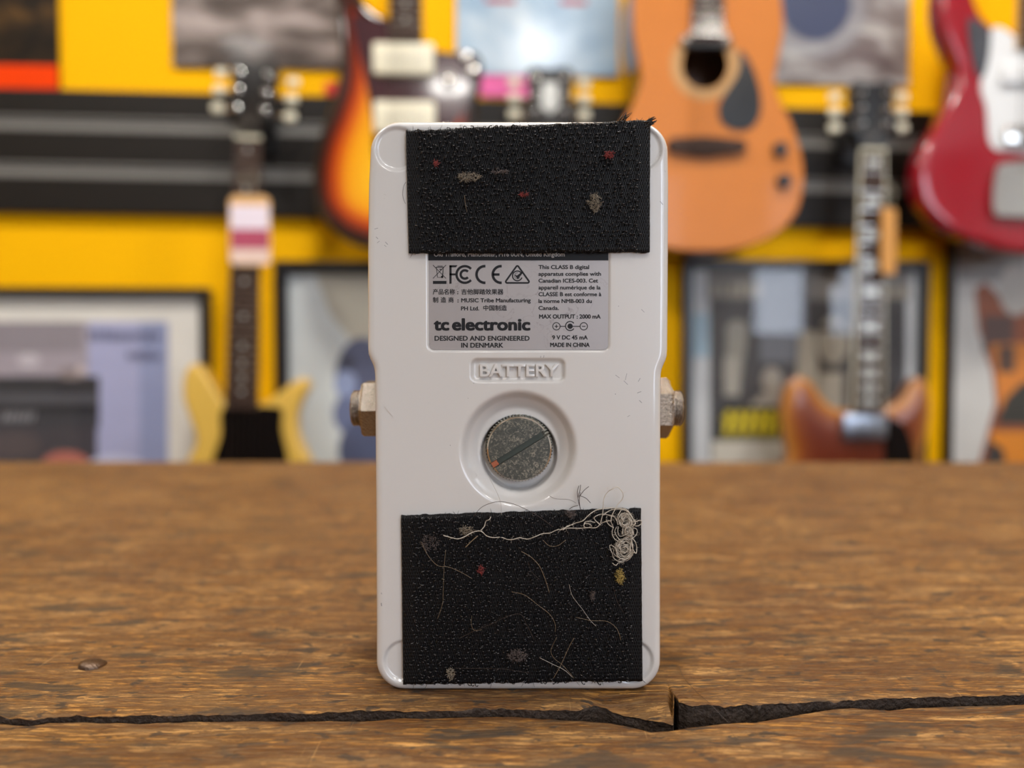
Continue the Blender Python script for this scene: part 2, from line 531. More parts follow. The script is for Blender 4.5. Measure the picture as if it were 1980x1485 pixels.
for t in np.concatenate([[0, 0.0003, 0.0008, 0.0016], np.arange(0.0025, 0.03, 0.001), np.linspace(0.032, 0.19, 20)]):
    z = -FRONT_DROP-0.0003*math.exp(-t/0.0004)+0.0001*fbm1(xs+t*2.7, 80, 33)
    rows.append(np.stack([xs, yfe-t, z], 1))
for z in (-0.006, -0.034):
    rows.append(np.stack([xs, yfe-0.1905, np.full(nx, z)], 1))
V = np.concatenate(rows); nr = len(rows); F = []
for j in range(nr-1):
    for i in range(nx-1):
        F.append((j*nx+i, j*nx+i+1, (j+1)*nx+i+1, (j+1)*nx+i))
F += [((nr-1)*nx+i, (nr-1)*nx+i+1, i+1, i) for i in range(nx-1)]
bmr = MB(); bmr.v = [tuple(p) for p in V]; bmr.f = F; bmr.m = [1 if k < 2*(nx-1) else 0 for k in range(len(F))]
WOOD2 = wood_mat('old_pine_front_board', True)
to_local(bmr.build('top_board', [WOOD2, GRIME], counter, True, sharp=50), counter)
M['carcass'] = mat('brown_carcass_panel', (84, 58, 36), 0.6, var=0.2, scale=8)
b = MB(); b.box(-1.2, 1.3, 0.02, 0.53, Z_FLOOR, -0.035); b.box(-1.22, 1.32, 0.01, 0.54, Z_FLOOR, Z_FLOOR+0.09)
to_local(b.build('cabinet_body', M['carcass'], counter), counter)
# domed nail head driven into the board
nxp, nyp = on_table(180, 1286)
M['iron'] = mat('dull_iron', (104, 88, 76), 0.45, 1.0, var=0.2, scale=800, bump=0.3, bscale=1500)
b = MB(); b.lathe([(0.0032, -0.003), (0.0033, 0.0001), (0.0031, 0.0006), (0.0022, 0.0010), (0.0010, 0.00125), (0.0003, 0.0013)], (0, 0, 0), 'z', 28)
nl = b.build('nail_head', M['iron'], counter, True); nl.location = Vector((nxp, nyp, 0.0))-Vector(counter.location); nl.rotation_euler = (-0.1, 0.14, 0)
tag(nl, 'dull domed iron nail head')

# ------------------------------------------------------------------ effects pedal
XC, _ = on_y(1002, 800, PD)
def P(px, py, off=0.0):                                   # pixel -> pedal-local (x, z) on the face (off = towards camera)
    x, z = on_y(px, py, PD-off)
    return x-XC, z
def mm(px): return px*PD/FPX
pedal = thing('effects_pedal', (XC, PD, 0), 'white guitar effects pedal standing on end with its underside to the camera', 'effects pedal')

ZT, ZB = P(1002, 232)[1], 0.0
Lp = [(1400, 726), (1290, 726), (1200, 726), (1000, 725), (740, 723), (718, 722.3), (707, 719.5), (693, 713), (684, 710), (672, 709), (480, 709), (350, 711), (290, 714), (200, 716)]
Rp = [(1400, 1279), (1290, 1279), (1200, 1279), (1000, 1279), (740, 1280), (722, 1280.5), (711, 1283), (697, 1289.5), (688, 1292), (676, 1293), (480, 1294.5), (350, 1295), (290, 1294), (200, 1291)]
def side(tab):
    zs_ = np.array([P(1002, py)[1] for py, _ in tab]); xs_ = np.array([P(px, py)[0] for py, px in tab])
    return lambda z: np.interp(z, zs_, xs_)
LF, RF = side(Lp), side(Rp)
CR = 0.0067
def extents(z):
    l, r = LF(z), RF(z)
    ins = np.zeros_like(z)
    for zc, sgn in ((ZT-CR, 1), (ZB+CR, -1)):
        d = np.clip(sgn*(z-zc), 0, CR)
        ins = np.maximum(ins, CR-np.sqrt(np.maximum(CR*CR-d*d, 0)))
    return l+ins, r-ins
def graded(a, b, edge, fine, coarse):
    pos = [0.0]; s = fine
    while pos[-1] < edge: pos.append(pos[-1]+s); s = min(s*1.18, coarse)
    pos = np.array(pos)
    midn = max(2, int((b-a-2*pos[-1])/coarse))
    mid = np.linspace(a+pos[-1], b-pos[-1], midn)
    return np.unique(np.concatenate([a+pos, mid, b-pos]))
zrow = graded(ZB, ZT, 0.004, 0.00003, 0.00025)
ucol = graded(0.0, 1.0, 0.05, 0.0006, 0.0036)
l, r = extents(zrow)
X = l[:, None]+(r-l)[:, None]*ucol[None, :]
Z = np.repeat(zrow[:, None], len(ucol), 1)
zz = graded(ZB, ZT, 0.008, 0.0001, 0.001)
el, er = extents(zz)
outl = np.concatenate([np.stack([el, zz], 1), np.stack([er, zz], 1)[::-1]])
pts = np.stack([X.ravel(), Z.ravel()], 1)
dist = poly_dist(pts, outl, 4000).reshape(X.shape)
RFIL = 0.0019
def fil(d): 
    q = np.clip(RFIL-d, 0, RFIL)
    return RFIL-np.sqrt(np.maximum(RFIL**2-q**2, 0))
D = fil(dist)
def rrect(x0, x1, z0, z1, rad):                            # signed distance, negative inside
    cx, cz, hx, hz = (x0+x1)/2, (z0+z1)/2, (x1-x0)/2-rad, (z1-z0)/2-rad
    qx, qz = np.abs(X-cx)-hx, np.abs(Z-cz)-hz
    return np.sqrt(np.maximum(qx, 0)**2+np.maximum(qz, 0)**2)+np.minimum(np.maximum(qx, qz), 0)-rad
def recess(sd, depth, soft):
    return depth*(1-sstep(sd, -soft*0.6, soft*0.4))
lab_x0, lab_z1 = P(826, 300); lab_x1, lab_z0 = P(1178, 678.5)
D += recess(rrect(lab_x0, lab_x1, lab_z0, lab_z1, 0.0014), 0.00055, 0.0007)
bx0, bz1 = P(912, 695); bx1, bz0 = P(1091, 737)
D += recess(rrect(bx0, bx1, bz0, bz1, 0.0013), 0.0010, 0.0010)
for (px, py) in ((767, 287), (1239, 287), (783, 1279), (1222, 1279)):
    cx, cz = P(px, py)
    D += recess(np.hypot(X-cx, Z-cz)-mm(41), 0.0007, 0.0011)
kx, kz = P(1002.5, 868)
rr_ = np.hypot(X-kx, Z-kz)*1000
prof_r = [0, 9.2, 9.6, 10.0, 11.7, 12.3, 12.8, 13.2, 13.6, 14.0]
prof_d = [3.5, 3.5, 3.4, 3.15, 1.9, 1.25, 0.62, 0.25, 0.05, 0.0]
D += np.interp(rr_, prof_r, prof_d)/1000
hx_, hz_ = P(1003.5, 880)
rw = np.hypot(X-hx_, Z-hz_)*1000
D += 0.0022*(1-sstep(rw, 8.45, 9.1))
ny, nu = X.shape
V = np.stack([X, D, Z], 2).reshape(-1, 3)
ii = np.arange(ny*nu).reshape(ny, nu)
F = np.stack([ii[:-1, :-1], ii[:-1, 1:], ii[1:, 1:], ii[1:, :-1]], 2).reshape(-1, 4).tolist()
loop = list(ii[0, :])+list(ii[1:, -1])+list(ii[-1, -2::-1])+list(ii[-2:0, 0][::1])
# order the loop: bottom row L->R, right column up, top row R->L, left column down
loop = list(ii[0, :])+list(ii[1:, -1])+list(ii[-1, :-1][::-1])+list(ii[1:-1, 0][::-1])
nl_ = len(loop)
base = V[loop]
rings = []
PDEPTH = 0.048
for y, grow in ((0.004, 0.00005), (0.015, 0.0005), (0.03, 0.0010), (PDEPTH-0.003, 0.0013), (PDEPTH-0.0008, 0.0007), (PDEPTH, -0.0012)):
    q = base.copy()
    q[:, 1] = y
    q[:, 0] += np.sign(q[:, 0])*grow*np.minimum(1, np.abs(q[:, 0])/0.02)
    q[:, 2] = np.where(q[:, 2] > 0.06, q[:, 2]+grow*0.5, q[:, 2] + (0.0006 if grow < 0 else 0))
    rings.append(q)
allV = [V]; off = len(V); prev = loop
for q in rings:
    cur = list(range(off, off+nl_)); off += nl_
    allV.append(q)
    F += [(prev[i], prev[(i+1) % nl_], cur[(i+1) % nl_], cur[i]) for i in range(nl_)]
    prev = cur
F.append(tuple(prev))
V = np.concatenate(allV)
bd = MB(); bd.v = V.tolist(); bd.f = [tuple(f) for f in F]; bd.m = [0]*len(F)

# white plastic with faint scuffs
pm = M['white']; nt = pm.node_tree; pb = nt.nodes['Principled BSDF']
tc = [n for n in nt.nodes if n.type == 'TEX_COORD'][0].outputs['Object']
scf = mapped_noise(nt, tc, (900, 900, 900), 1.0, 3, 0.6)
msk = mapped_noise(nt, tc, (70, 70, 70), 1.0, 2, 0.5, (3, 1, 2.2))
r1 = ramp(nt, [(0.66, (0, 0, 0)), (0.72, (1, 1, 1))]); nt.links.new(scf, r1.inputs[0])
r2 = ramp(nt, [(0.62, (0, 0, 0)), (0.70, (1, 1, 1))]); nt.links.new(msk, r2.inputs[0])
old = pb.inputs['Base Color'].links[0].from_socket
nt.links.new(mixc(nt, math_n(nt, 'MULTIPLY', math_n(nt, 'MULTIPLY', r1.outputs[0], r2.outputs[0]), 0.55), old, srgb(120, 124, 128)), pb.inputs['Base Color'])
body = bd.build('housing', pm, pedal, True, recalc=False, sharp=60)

# --- text helper: real letters turned into a mesh, scaled to the printed size
DG = None
def text_mesh(txt, x0, x1, base_py, cap_px, bold=0.0, extrude=0.00002, bevel=0.0, off=0.0, keep=False):
    cu = bpy.data.curves.new('t', 'FONT')
    cu.body = txt
    cu.size = 1.0
    cu.offset = bold
    cu.resolution_u = 4
    ob = bpy.data.objects.new('t', cu)
    COL.objects.link(ob)
    bpy.context.view_layer.update()
    dg = bpy.context.evaluated_depsgraph_get()
    me = bpy.data.meshes.new_from_object(ob.evaluated_get(dg))
    co = np.array([v.co[:] for v in me.vertices]) if len(me.vertices) else np.zeros((0, 3))
    fs = [tuple(p.vertices) for p in me.polygons]
    bpy.data.objects.remove(ob); bpy.data.curves.remove(cu); bpy.data.meshes.remove(me)
    X0, z = P(x0, base_py, off); X1, _ = P(x1, base_py, off)
    if len(co) == 0: return [], []
    w = co[:, 0].max()-co[:, 0].min()
    sx = (X1-X0)/w
    sy = mm(cap_px)/0.729
    xs2 = X0+(co[:, 0]-co[:, 0].min())*sx
    return np.stack([xs2, z+co[:, 1]*sy], 1), fs

class Print:
    """flat printing on the face at depth y, slight thickness"""
    def __init__(self, y): self.mb = MB(); self.y = y
    def text(self, *a, **k):
        bold = k.pop('bold', 0.0)                          # pen width in px: the letters are struck several times
        p, f = text_mesh(*a, bold=0.0, **k)
        e = mm(bold)/2
        for kk, (dx, dz) in enumerate(((0, 0), (e, 0), (-e, 0), (0, e*.7), (0, -e*.7), (e*.7, e*.6), (-e*.7, -e*.6), (e*.7, -e*.6), (-e*.7, e*.6))):
            if len(p): self.mb.add([(q[0]+dx, self.y-0.000003*kk, q[1]+dz) for q in p], f)
    def poly(self, pts):
        q = [P(*p) for p in pts]
        self.mb.add([(a, self.y, c) for a, c in q], [tuple(range(len(q)))])
    def stroke(self, pts, w, closed=False):
        pts = [np.array(p, float) for p in pts]
        n = len(pts)
        L_, R_ = [], []
        for i in range(n):
            if closed: a, c = pts[(i-1) % n], pts[(i+1) % n]
            else: a, c = pts[max(i-1, 0)], pts[min(i+1, n-1)]
            d = (c-a)/(np.linalg.norm(c-a)+1e-9); nn = np.array([-d[1], d[0]])*w/2
            if closed or 0 < i < n-1:
                d1 = pts[i]-pts[i-1]; d1 = d1/(np.linalg.norm(d1)+1e-9)
                cs = max(0.4, abs(d1[0]*d[0]+d1[1]*d[1])); nn = nn/cs
            L_.append(P(*(pts[i]+nn))); R_.append(P(*(pts[i]-nn)))
        vs = [(a, self.y, c) for a, c in L_]+[(a, self.y, c) for a, c in R_]
        fs = [(i, i+1, n+i+1, n+i) for i in range(n-1)]
        if closed: fs.append((n-1, 0, n, 2*n-1))
        self.mb.add(vs, fs)
    def arc(self, cx, cy, r, a0, a1, w, n=28):
        full = abs(a1-a0) >= 359.9
        k = n if full else n+1
        self.stroke([(cx+r*math.cos(math.radians(a0+(a1-a0)*i/n)), cy-r*math.sin(math.radians(a0+(a1-a0)*i/n))) for i in range(k)], w, full)
    def disc(self, cx, cy, r, n=24):
        self.poly([(cx+r*math.cos(2*PI*i/n), cy+r*math.sin(2*PI*i/n)) for i in range(n)])

# --- rating label
def round_poly(x0, x1, z0, z1, rad, corners=(1, 1, 1, 1), n=8):
    out = []
    for (cx, cz, a0, on) in ((x1-rad, z1-rad, 0, corners[0]), (x0+rad, z1-rad, 90, corners[1]), (x0+rad, z0+rad, 180, corners[2]), (x1-rad, z0+rad, 270, corners[3])):
        for i in range(n+1):
            a = math.radians(a0+90*i/n)
            out.append((cx+rad*math.cos(a), cz+rad*math.sin(a)))
    return out
M['label'] = mat('grey_foil_label', (162, 157, 156), 0.42, 0.35, var=0.06, scale=120)
nt = M['label'].node_tree; pb = nt.nodes['Principled BSDF']
tcl = [n for n in nt.nodes if n.type == 'TEX_COORD'][0].outputs['Object']
crk = mapped_noise(nt, tcl, (110, 110, 110), 1.0, 4, 0.6, (2, 0, 1), 1.2)
rc = ramp(nt, [(0.488, (0, 0, 0)), (0.5, (1, 1, 1)), (0.512, (0, 0, 0))]); nt.links.new(crk, rc.inputs[0])
mk = mapped_noise(nt, tcl, (60, 60, 60), 1.0, 2, 0.5, (8, 2, 1)); rk = ramp(nt, [(0.5, (0, 0, 0)), (0.66, (1, 1, 1))]); nt.links.new(mk, rk.inputs[0])
old = pb.inputs['Base Color'].links[0].from_socket
nt.links.new(mixc(nt, math_n(nt, 'MULTIPLY', math_n(nt, 'MULTIPLY', rc.outputs[0], rk.outputs[0]), 0.45), old, srgb(104, 92, 92)), pb.inputs['Base Color'])
LY = 0.00030
g = 0.00025
b = MB(); b.prism(round_poly(lab_x0+g, lab_x1-g, lab_z0+g, lab_z1-g, 0.0012), LY, 0.0008)
rating = b.build('rating_label', M['label'], pedal)
tag(rating, 'grey foil rating label with black printing')
M['ink'] = mat('black_label_ink', (30, 30, 33), 0.5, var=0.04, spec=0.2)
M['paleink'] = mat('pale_label_lettering', (176, 172, 168), 0.5, var=0.04)
pr = Print(LY-0.00003)
q = lambda v: 810+v/5.2105
h = lambda v: 480+v/5.2105
zt_ = 300
pr.poly([(828.5, zt_+4), (1176, zt_+4), (1176.5, 503.3), (827.8, 503.3)])
T = pr.text
for (t, a, c, bl, cap, bo) in [
    ('This CLASS B digital', 1207, 1715, 207, 40, .75), ('apparatus complies with', 1207, 1835, 275, 40, .75),
    ('Canadian ICES-003. Cet', 1207, 1805, 344, 40, .75), ('appareil num\u00e9rique de la', 1207, 1830, 413, 40, .75),
    ('CLASSE B est conforme \u00e0', 1207, 1838, 481, 40, .75), ('la norme NMB-003 du', 1207, 1742, 550, 40, .75),
    ('Canada.', 1207, 1410, 620, 40, .75), ('MAX OUTPUT : 2000 mA', 1213, 1830, 707, 42, .9),
    ('9 V DC 45 mA', 1345, 1700, 918, 42, .9), ('MADE IN CHINA', 1325, 1720, 993, 43, .9),
    ('MUSIC Tribe Manufacturing', 427, 1125, 543, 41, .75), ('PH Ltd.', 425, 605, 625, 41, .75),
    ('DESIGNED AND ENGINEERED', 158, 1113, 930, 49, .9), ('IN DENMARK', 427, 848, 1000, 49, .9),
    ('\u4ea7\u54c1\u540d\u79f0', 140, 360, 460, 43, .55), (':', 384, 397, 460, 40, .5), ('\u5409\u4ed6\u811a\u8e0f\u6548\u679c\u5668', 427, 850, 460, 43, .55),
    ('\u5236', 140, 192, 542, 43, .55), ('\u9020', 220, 272, 542, 43, .55), ('\u5546', 298, 348, 542, 43, .55), (':', 387, 400, 543, 40, .5),
    ('\u4e2d\u56fd\u5236\u9020', 650, 885, 623, 43, .55),
    ('tc', 155, 297, 823, 120, 3.4), ('electronic', 340, 1115, 823, 120, 3.4)]:
    T(t, q(a), q(c), h(bl), cap/5.2105, bold=bo)
# crossed-out wheeled bin
S5 = lambda pts: [(q(a), h(c)) for a, c in pts]
st = lambda pts, w, cl=False: pr.stroke(S5(pts), w/5.2105, cl)
st([(140, 168), (272, 303)], 6); st([(272, 168), (140, 303)], 6)
st([(175, 192), (186, 292), (236, 292), (244, 192)], 6); st([(170, 190), (252, 190)], 8); st([(185, 178), (238, 178)], 6)
pr.disc(q(233), h(287), 12/5.2105); st([(205, 212), (228, 212), (214, 225)], 9)
pr.poly(S5([(140, 328), (277, 328), (277, 358), (140, 358)]))
# FCC mark
pr.poly(S5([(306, 170), (328, 170), (328, 355), (306, 357)])); pr.poly(S5([(306, 170), (388, 170), (372, 190), (306, 190)])); pr.poly(S5([(306, 252), (368, 252), (366, 272), (306, 272)]))
pr.arc(q(462), h(263), 84/5.2105, 42, 318, 24/5.2105); pr.arc(q(462), h(263), 42/5.2105, 42, 318, 24/5.2105)
# CE mark
pr.arc(q(664), h(263), 84/5.2105, 86, 274, 26/5.2105); pr.arc(q(828), h(263), 84/5.2105, 86, 274, 26/5.2105); st([(745, 263), (812, 263)], 24)
# triangle with tick
tri = []
for (cx, cy, a0) in ((992, 190, 35), (888, 335, 155), (1096, 335, 275)):     # rounded corners, counter-clockwise from the apex
    for i in range(9):
        a = math.radians(a0+110*i/8)
        tri.append((cx+13*math.cos(a), cy-13*math.sin(a)))
st(tri, 17, True)
pr.arc(q(992), h(277), 49/5.2105, 35, 340, 12/5.2105); pr.arc(q(992), h(277), 30/5.2105, 80, 330, 0.8)
st([(972, 268), (990, 294), (1040, 244)], 15)
# barrel plug polarity
for cx in (1386, 1662): pr.arc(q(cx), h(786), 37/5.2105, 0, 360, 8/5.2105)
pr.arc(q(1524), h(783), 46/5.2105, 35, 325, 10/5.2105); pr.disc(q(1524), h(785), 27/5.2105)
st([(1423, 786), (1478, 786)], 8); st([(1548, 786), (1625, 786)], 8)
st([(1368, 786), (1404, 786)], 8); st([(1386, 768), (1386, 804)], 8); st([(1644, 786), (1680, 786)], 8)
o = pr.mb.build('printing', M['ink'], rating, recalc=False)
tag(o, 'black printed wording and approval marks')
pr = Print(LY-0.00006)
pr.text('Old Trafford, Manchester, M16 0UN, United Kingdom', 839, 1092, 495.5, 8.6, bold=0.5)
o = pr.mb.build('address_line', M['paleink'], rating, recalc=False)
tag(o, 'pale address line on black band half hidden by hook tape')

# --- raised BATTERY lettering
p, f = text_mesh('BATTERY', 928, 1080, 727.5, 24, bold=0.022)
bb = bmesh.new()
vs = [bb.verts.new((a, 0.0001, c)) for a, c in p]
for t in f:
    try: bb.faces.new([vs[i] for i in t])
    except ValueError: pass
bmesh.ops.remove_doubles(bb, verts=bb.verts[:], dist=1e-6)
bmesh.ops.dissolve_limit(bb, angle_limit=0.01, verts=bb.verts[:], edges=bb.edges[:])
ret = bmesh.ops.extrude_face_region(bb, geom=bb.faces[:])
nv = [e for e in ret['geom'] if isinstance(e, bmesh.types.BMVert)]
for v in nv: v.co.y = 0.0011
bmesh.ops.recalc_face_normals(bb, faces=bb.faces[:])
top = [e for e in bb.edges if len(e.link_faces) == 2 and all(abs(v.co.y-0.0001) < 1e-6 for v in e.verts) and abs(e.link_faces[0].normal.dot(e.link_faces[1].normal)) < 0.5]
try: bmesh.ops.bevel(bb, geom=top, offset=0.00022, segments=3, affect='EDGES', profile=0.5, clamp_overlap=True)
except Exception: pass
me = bpy.data.meshes.new('raised_lettering'); bb.to_mesh(me); bb.free()
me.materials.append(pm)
me.polygons.foreach_set('use_smooth', [True]*len(me.polygons)); me.set_sharp_from_angle(angle=math.radians(50))
o = bpy.data.objects.new('raised_lettering', me); COL.objects.link(o); o.parent = pedal

# --- dark scuffs and specks on the white face
M['scuff'] = mat('grey_scuff', (128, 128, 130), 0.6)
pr = Print(-0.000012)
for pts_, w_ in (([(724, 443), (731, 441)], .9), ([(727, 458), (731, 462)], 1.1), ([(729, 470), (734, 466)], .8), ([(745, 468), (750, 473)], 1.2), ([(743, 474), (747, 477)], .9),
                 ([(1190, 725), (1198, 731)], .9), ([(1206, 736), (1214, 744)], .9), ([(1212, 722), (1209, 735)], .8), ([(1234, 738), (1238, 731)], 1.0), ([(1232, 760), (1240, 757)], 1.1), ([(1236, 774), (1241, 779)], 1.2), ([(1213, 806), (1218, 803)], .8),
                 ([(737, 1166), (738, 1172)], 1.6), ([(737, 1146), (738, 1149)], 1.0), ([(1276, 389), (1282, 396)], 1.0), ([(1240, 598), (1246, 604)], .9), ([(1045, 692), (1046, 688)], .9), ([(1051, 692), (1052, 687)], .9)):
    pr.stroke(pts_, w_)
for cx, cy, r_ in ((870.5, 861, .9), (1196, 592, .8), (916, 741, .8), (905, 770, .7), (1190, 762, 1.0)): pr.disc(cx, cy, r_, 8)
o = pr.mb.build('scuffs', M['scuff'], None, recalc=False)
o.data.polygons.foreach_set('material_index', [1]*len(o.data.polygons))
body.data.materials.append(M['scuff'])
bm_ = bmesh.new(); bm_.from_mesh(body.data); bm_.from_mesh(o.data); bm_.to_mesh(body.data); bm_.free()
bpy.data.objects.remove(o)

# --- battery thumbscrew
M['screw'] = mat('mottled_zinc', (120, 120, 112), 0.42, 0.75, var=0.05)
nt = M['screw'].node_tree; pb = nt.nodes['Principled BSDF']
tcl = [n for n in nt.nodes if n.type == 'TEX_COORD'][0].outputs['Object']
nz = mapped_noise(nt, tcl, (1300, 1300, 1300), 1.0, 5, 0.66, (0, 0, 0), 1.2)
rz_ = ramp(nt, [(0.40, srgb(78, 80, 76)), (0.53, srgb(92, 93, 87)), (0.59, srgb(132, 128, 116)), (0.66, srgb(148, 142, 130))]); nt.links.new(nz, rz_.inputs[0])
nt.links.new(rz_.outputs[0], pb.inputs['Base Color'])
sx_, sz_ = P(1004, 868.5, -0.001)
FY = 0.0012                                              # face depth behind the housing face
screw = MB()
nT = 64
vs = []; prof = [(0.80, 0.0), (0.885, 0.0007), (1.0, 0.0011), (1.0, 0.0052), (0.93, 0.0058)]
KR = 0.00800
vlist = []
for k, (s, y) in enumerate(prof):
    for j in range(nT*2):
        a = 2*PI*j/(nT*2)
        rad = KR*s*(1 if (j % 2 == 0 or k == 0) else 0.955)
        vlist.append((sx_+rad*math.cos(a), FY+0.0011+y, sz_+rad*math.sin(a)))
m_ = nT*2
fs = [(k*m_+j, k*m_+(j+1) % m_, (k+1)*m_+(j+1) % m_, (k+1)*m_+j) for k in range(len(prof)-1) for j in range(m_)]
screw.add(vlist, fs)
screw.add(vlist[:m_], [tuple(range(m_))], 1)
SA = math.atan2(72, 117)                                  # slot direction
hw = 0.00078
R1, R0 = 0.00752, 0.0076
for sgn in (1, -1):
    a0 = math.asin(hw/R1)
    arc_ = [(math.cos(a0+(PI-2*a0)*i/40), math.sin(a0+(PI-2*a0)*i/40)) for i in range(41)]
    def rot(p, rad):
        x, z = p[0]*rad, sgn*p[1]*rad
        return (sx_+x*math.cos(SA)-z*math.sin(SA), sz_+x*math.sin(SA)+z*math.cos(SA))
    n = len(arc_)
    A = [rot(p, R1-0.00032) for p in arc_]; B = [rot(p, R1) for p in arc_]
    vv = [(a, FY, c) for a, c in A]+[(a, FY+0.00022, c) for a, c in B]+[(a, FY+0.0014, c) for a, c in B]
    ff = [tuple(range(n))]+[(k*n+i, k*n+(i+1) % n, (k+1)*n+(i+1) % n, (k+1)*n+i) for k in range(2) for i in range(n)]
    screw.add(vv, ff[:1])
    screw.add(vv, ff[1:n+1], 2)
    screw.add(vv, ff[n+1:])
M['slotfloor'] = mat('dark_zinc_slot', (74, 80, 74), 0.45, 0.6, var=0.12, scale=700)
so = screw.build('battery_screw', [M['screw'], M['slotfloor'], M['chrome']], pedal)
tag(so, 'mottled grey slotted thumbscrew of the battery cover')
M['copper'] = mat('copper_residue', (168, 96, 66), 0.5, 0.3, var=0.25, scale=2500)
b = MB()
for k, (rad, wd) in enumerate(((0.00665, 0.00125),)):
    ca, sa = math.cos(SA+PI), math.sin(SA+PI)
    cx, cz = sx_+rad*ca, sz_+rad*sa
    ux, uz = ca*0.00075, sa*0.00075; wx, wz = -sa*wd/2, ca*wd/2
    b.prism([(cx-ux-wx, cz-uz-wz), (cx+ux-wx, cz+uz-wz), (cx+ux+wx, cz+uz+wz), (cx-ux+wx, cz-uz+wz)], FY+0.0004, FY+0.0012)
o = b.build('copper_residue', M['copper'], so); tag(o, 'copper coloured residue in the lower end of the slot')

# --- jack sockets on both sides (hex nut and threaded collar)
for sgn, ctr, xtip, xnut in ((-1, 789, 683, 704), (1, 789, 1316, 1293.5)):
    jy = 0.026
    Yj = PD+jy
    xt = on_y(xtip, ctr, Yj)[0]-XC; xn = on_y(xnut, ctr, Yj)[0]-XC
    zc = on_y(xtip, ctr, Yj)[1]
    wall = (LF(zc) if sgn < 0 else RF(zc))
    hexr = 0.0081
    b = MB()
    a_off = 0.52 if sgn > 0 else 0.03
    ring = lambda rad, xx: [(xx, jy+rad*math.cos(a_off+PI/3*i), zc+rad*math.sin(a_off+PI/3*i)) for i in range(6)]
    v0 = ring(hexr, float(wall)-sgn*0.002)+ring(hexr, xn-sgn*0.0007)+ring(hexr*0.92, xn)
    b.add(v0, [(k*6+i, k*6+(i+1) % 6, (k+1)*6+(i+1) % 6, (k+1)*6+i) for k in range(2) for i in range(6)]+[tuple(range(12, 18))])
    jk = b.build('jack_nut', M['nickel'], pedal)
    tag(jk, ('left' if sgn < 0 else 'right')+' nickel hex nut of the jack socket')
    pf = [(0.0058, xn-sgn*0.0005), (0.0058, xn+sgn*0.0004), (0.0048, xn+sgn*0.0006)]
    nth = 3; span = abs(xt-xn)-0.0010
    for i in range(nth):
        x0 = xn+sgn*(0.0006+span*i/nth)
        pf += [(0.0048, x0), (0.00455, x0+sgn*span/nth*0.5)]
    pf += [(0.0048, xt-sgn*0.0004), (0.0044, xt), (0.0034, xt), (0.0032, xt-sgn*0.004)]
    b = MB(); b.lathe(pf, (0, jy, zc), 'x', 40, cap0=False)
    b.build('socket_collar', M['nickel'], jk, True, sharp=35)

# --- hook tape patches
M['tape'] = bpy.data.materials.new('black_woven_tape'); M['tape'].use_nodes = True
nt = M['tape'].node_tree; pb = nt.nodes['Principled BSDF']
tco = N(nt, 'ShaderNodeTexCoord').outputs['Object']
sep = N(nt, 'ShaderNodeSeparateXYZ'); nt.links.new(tco, sep.inputs[0])
row = math_n(nt, 'FLOOR', math_n(nt, 'MULTIPLY', sep.outputs[2], 1/0.00078))
ph = math_n(nt, 'MULTIPLY', math_n(nt, 'MODULO', row, 2.0), PI)
wx = math_n(nt, 'SINE', math_n(nt, 'ADD', math_n(nt, 'MULTIPLY', sep.outputs[0], 2*PI/0.00052), ph))
wz = math_n(nt, 'ABSOLUTE', math_n(nt, 'SINE', math_n(nt, 'MULTIPLY', sep.outputs[2], PI/0.00078)))
hh = math_n(nt, 'MULTIPLY', math_n(nt, 'MAXIMUM', wx, 0.0), wz)
nzz = N(nt, 'ShaderNodeTexNoise', i_Scale=900.0, i_Detail=3.0); nt.links.new(tco, nzz.inputs['Vector'])
rp = ramp(nt, [(0.25, srgb(7, 7, 9)), (0.8, srgb(30, 30, 34))]); nt.links.new(math_n(nt, 'MULTIPLY', hh, nzz.outputs['Fac']), rp.inputs[0])
nt.links.new(rp.outputs[0], pb.inputs['Base Color'])
bp = N(nt, 'ShaderNodeBump', i_Strength=0.9, i_Distance=0.00025); nt.links.new(hh, bp.inputs['Height']); nt.links.new(bp.outputs[0], pb.inputs['Normal'])
pb.inputs['Roughness'].default_value = 0.5; pb.inputs['Specular IOR Level'].default_value = 0.25
M['hook'] = mat('black_nylon_hooks', (20, 21, 25), 0.24, var=0.2, scale=900, spec=0.9)

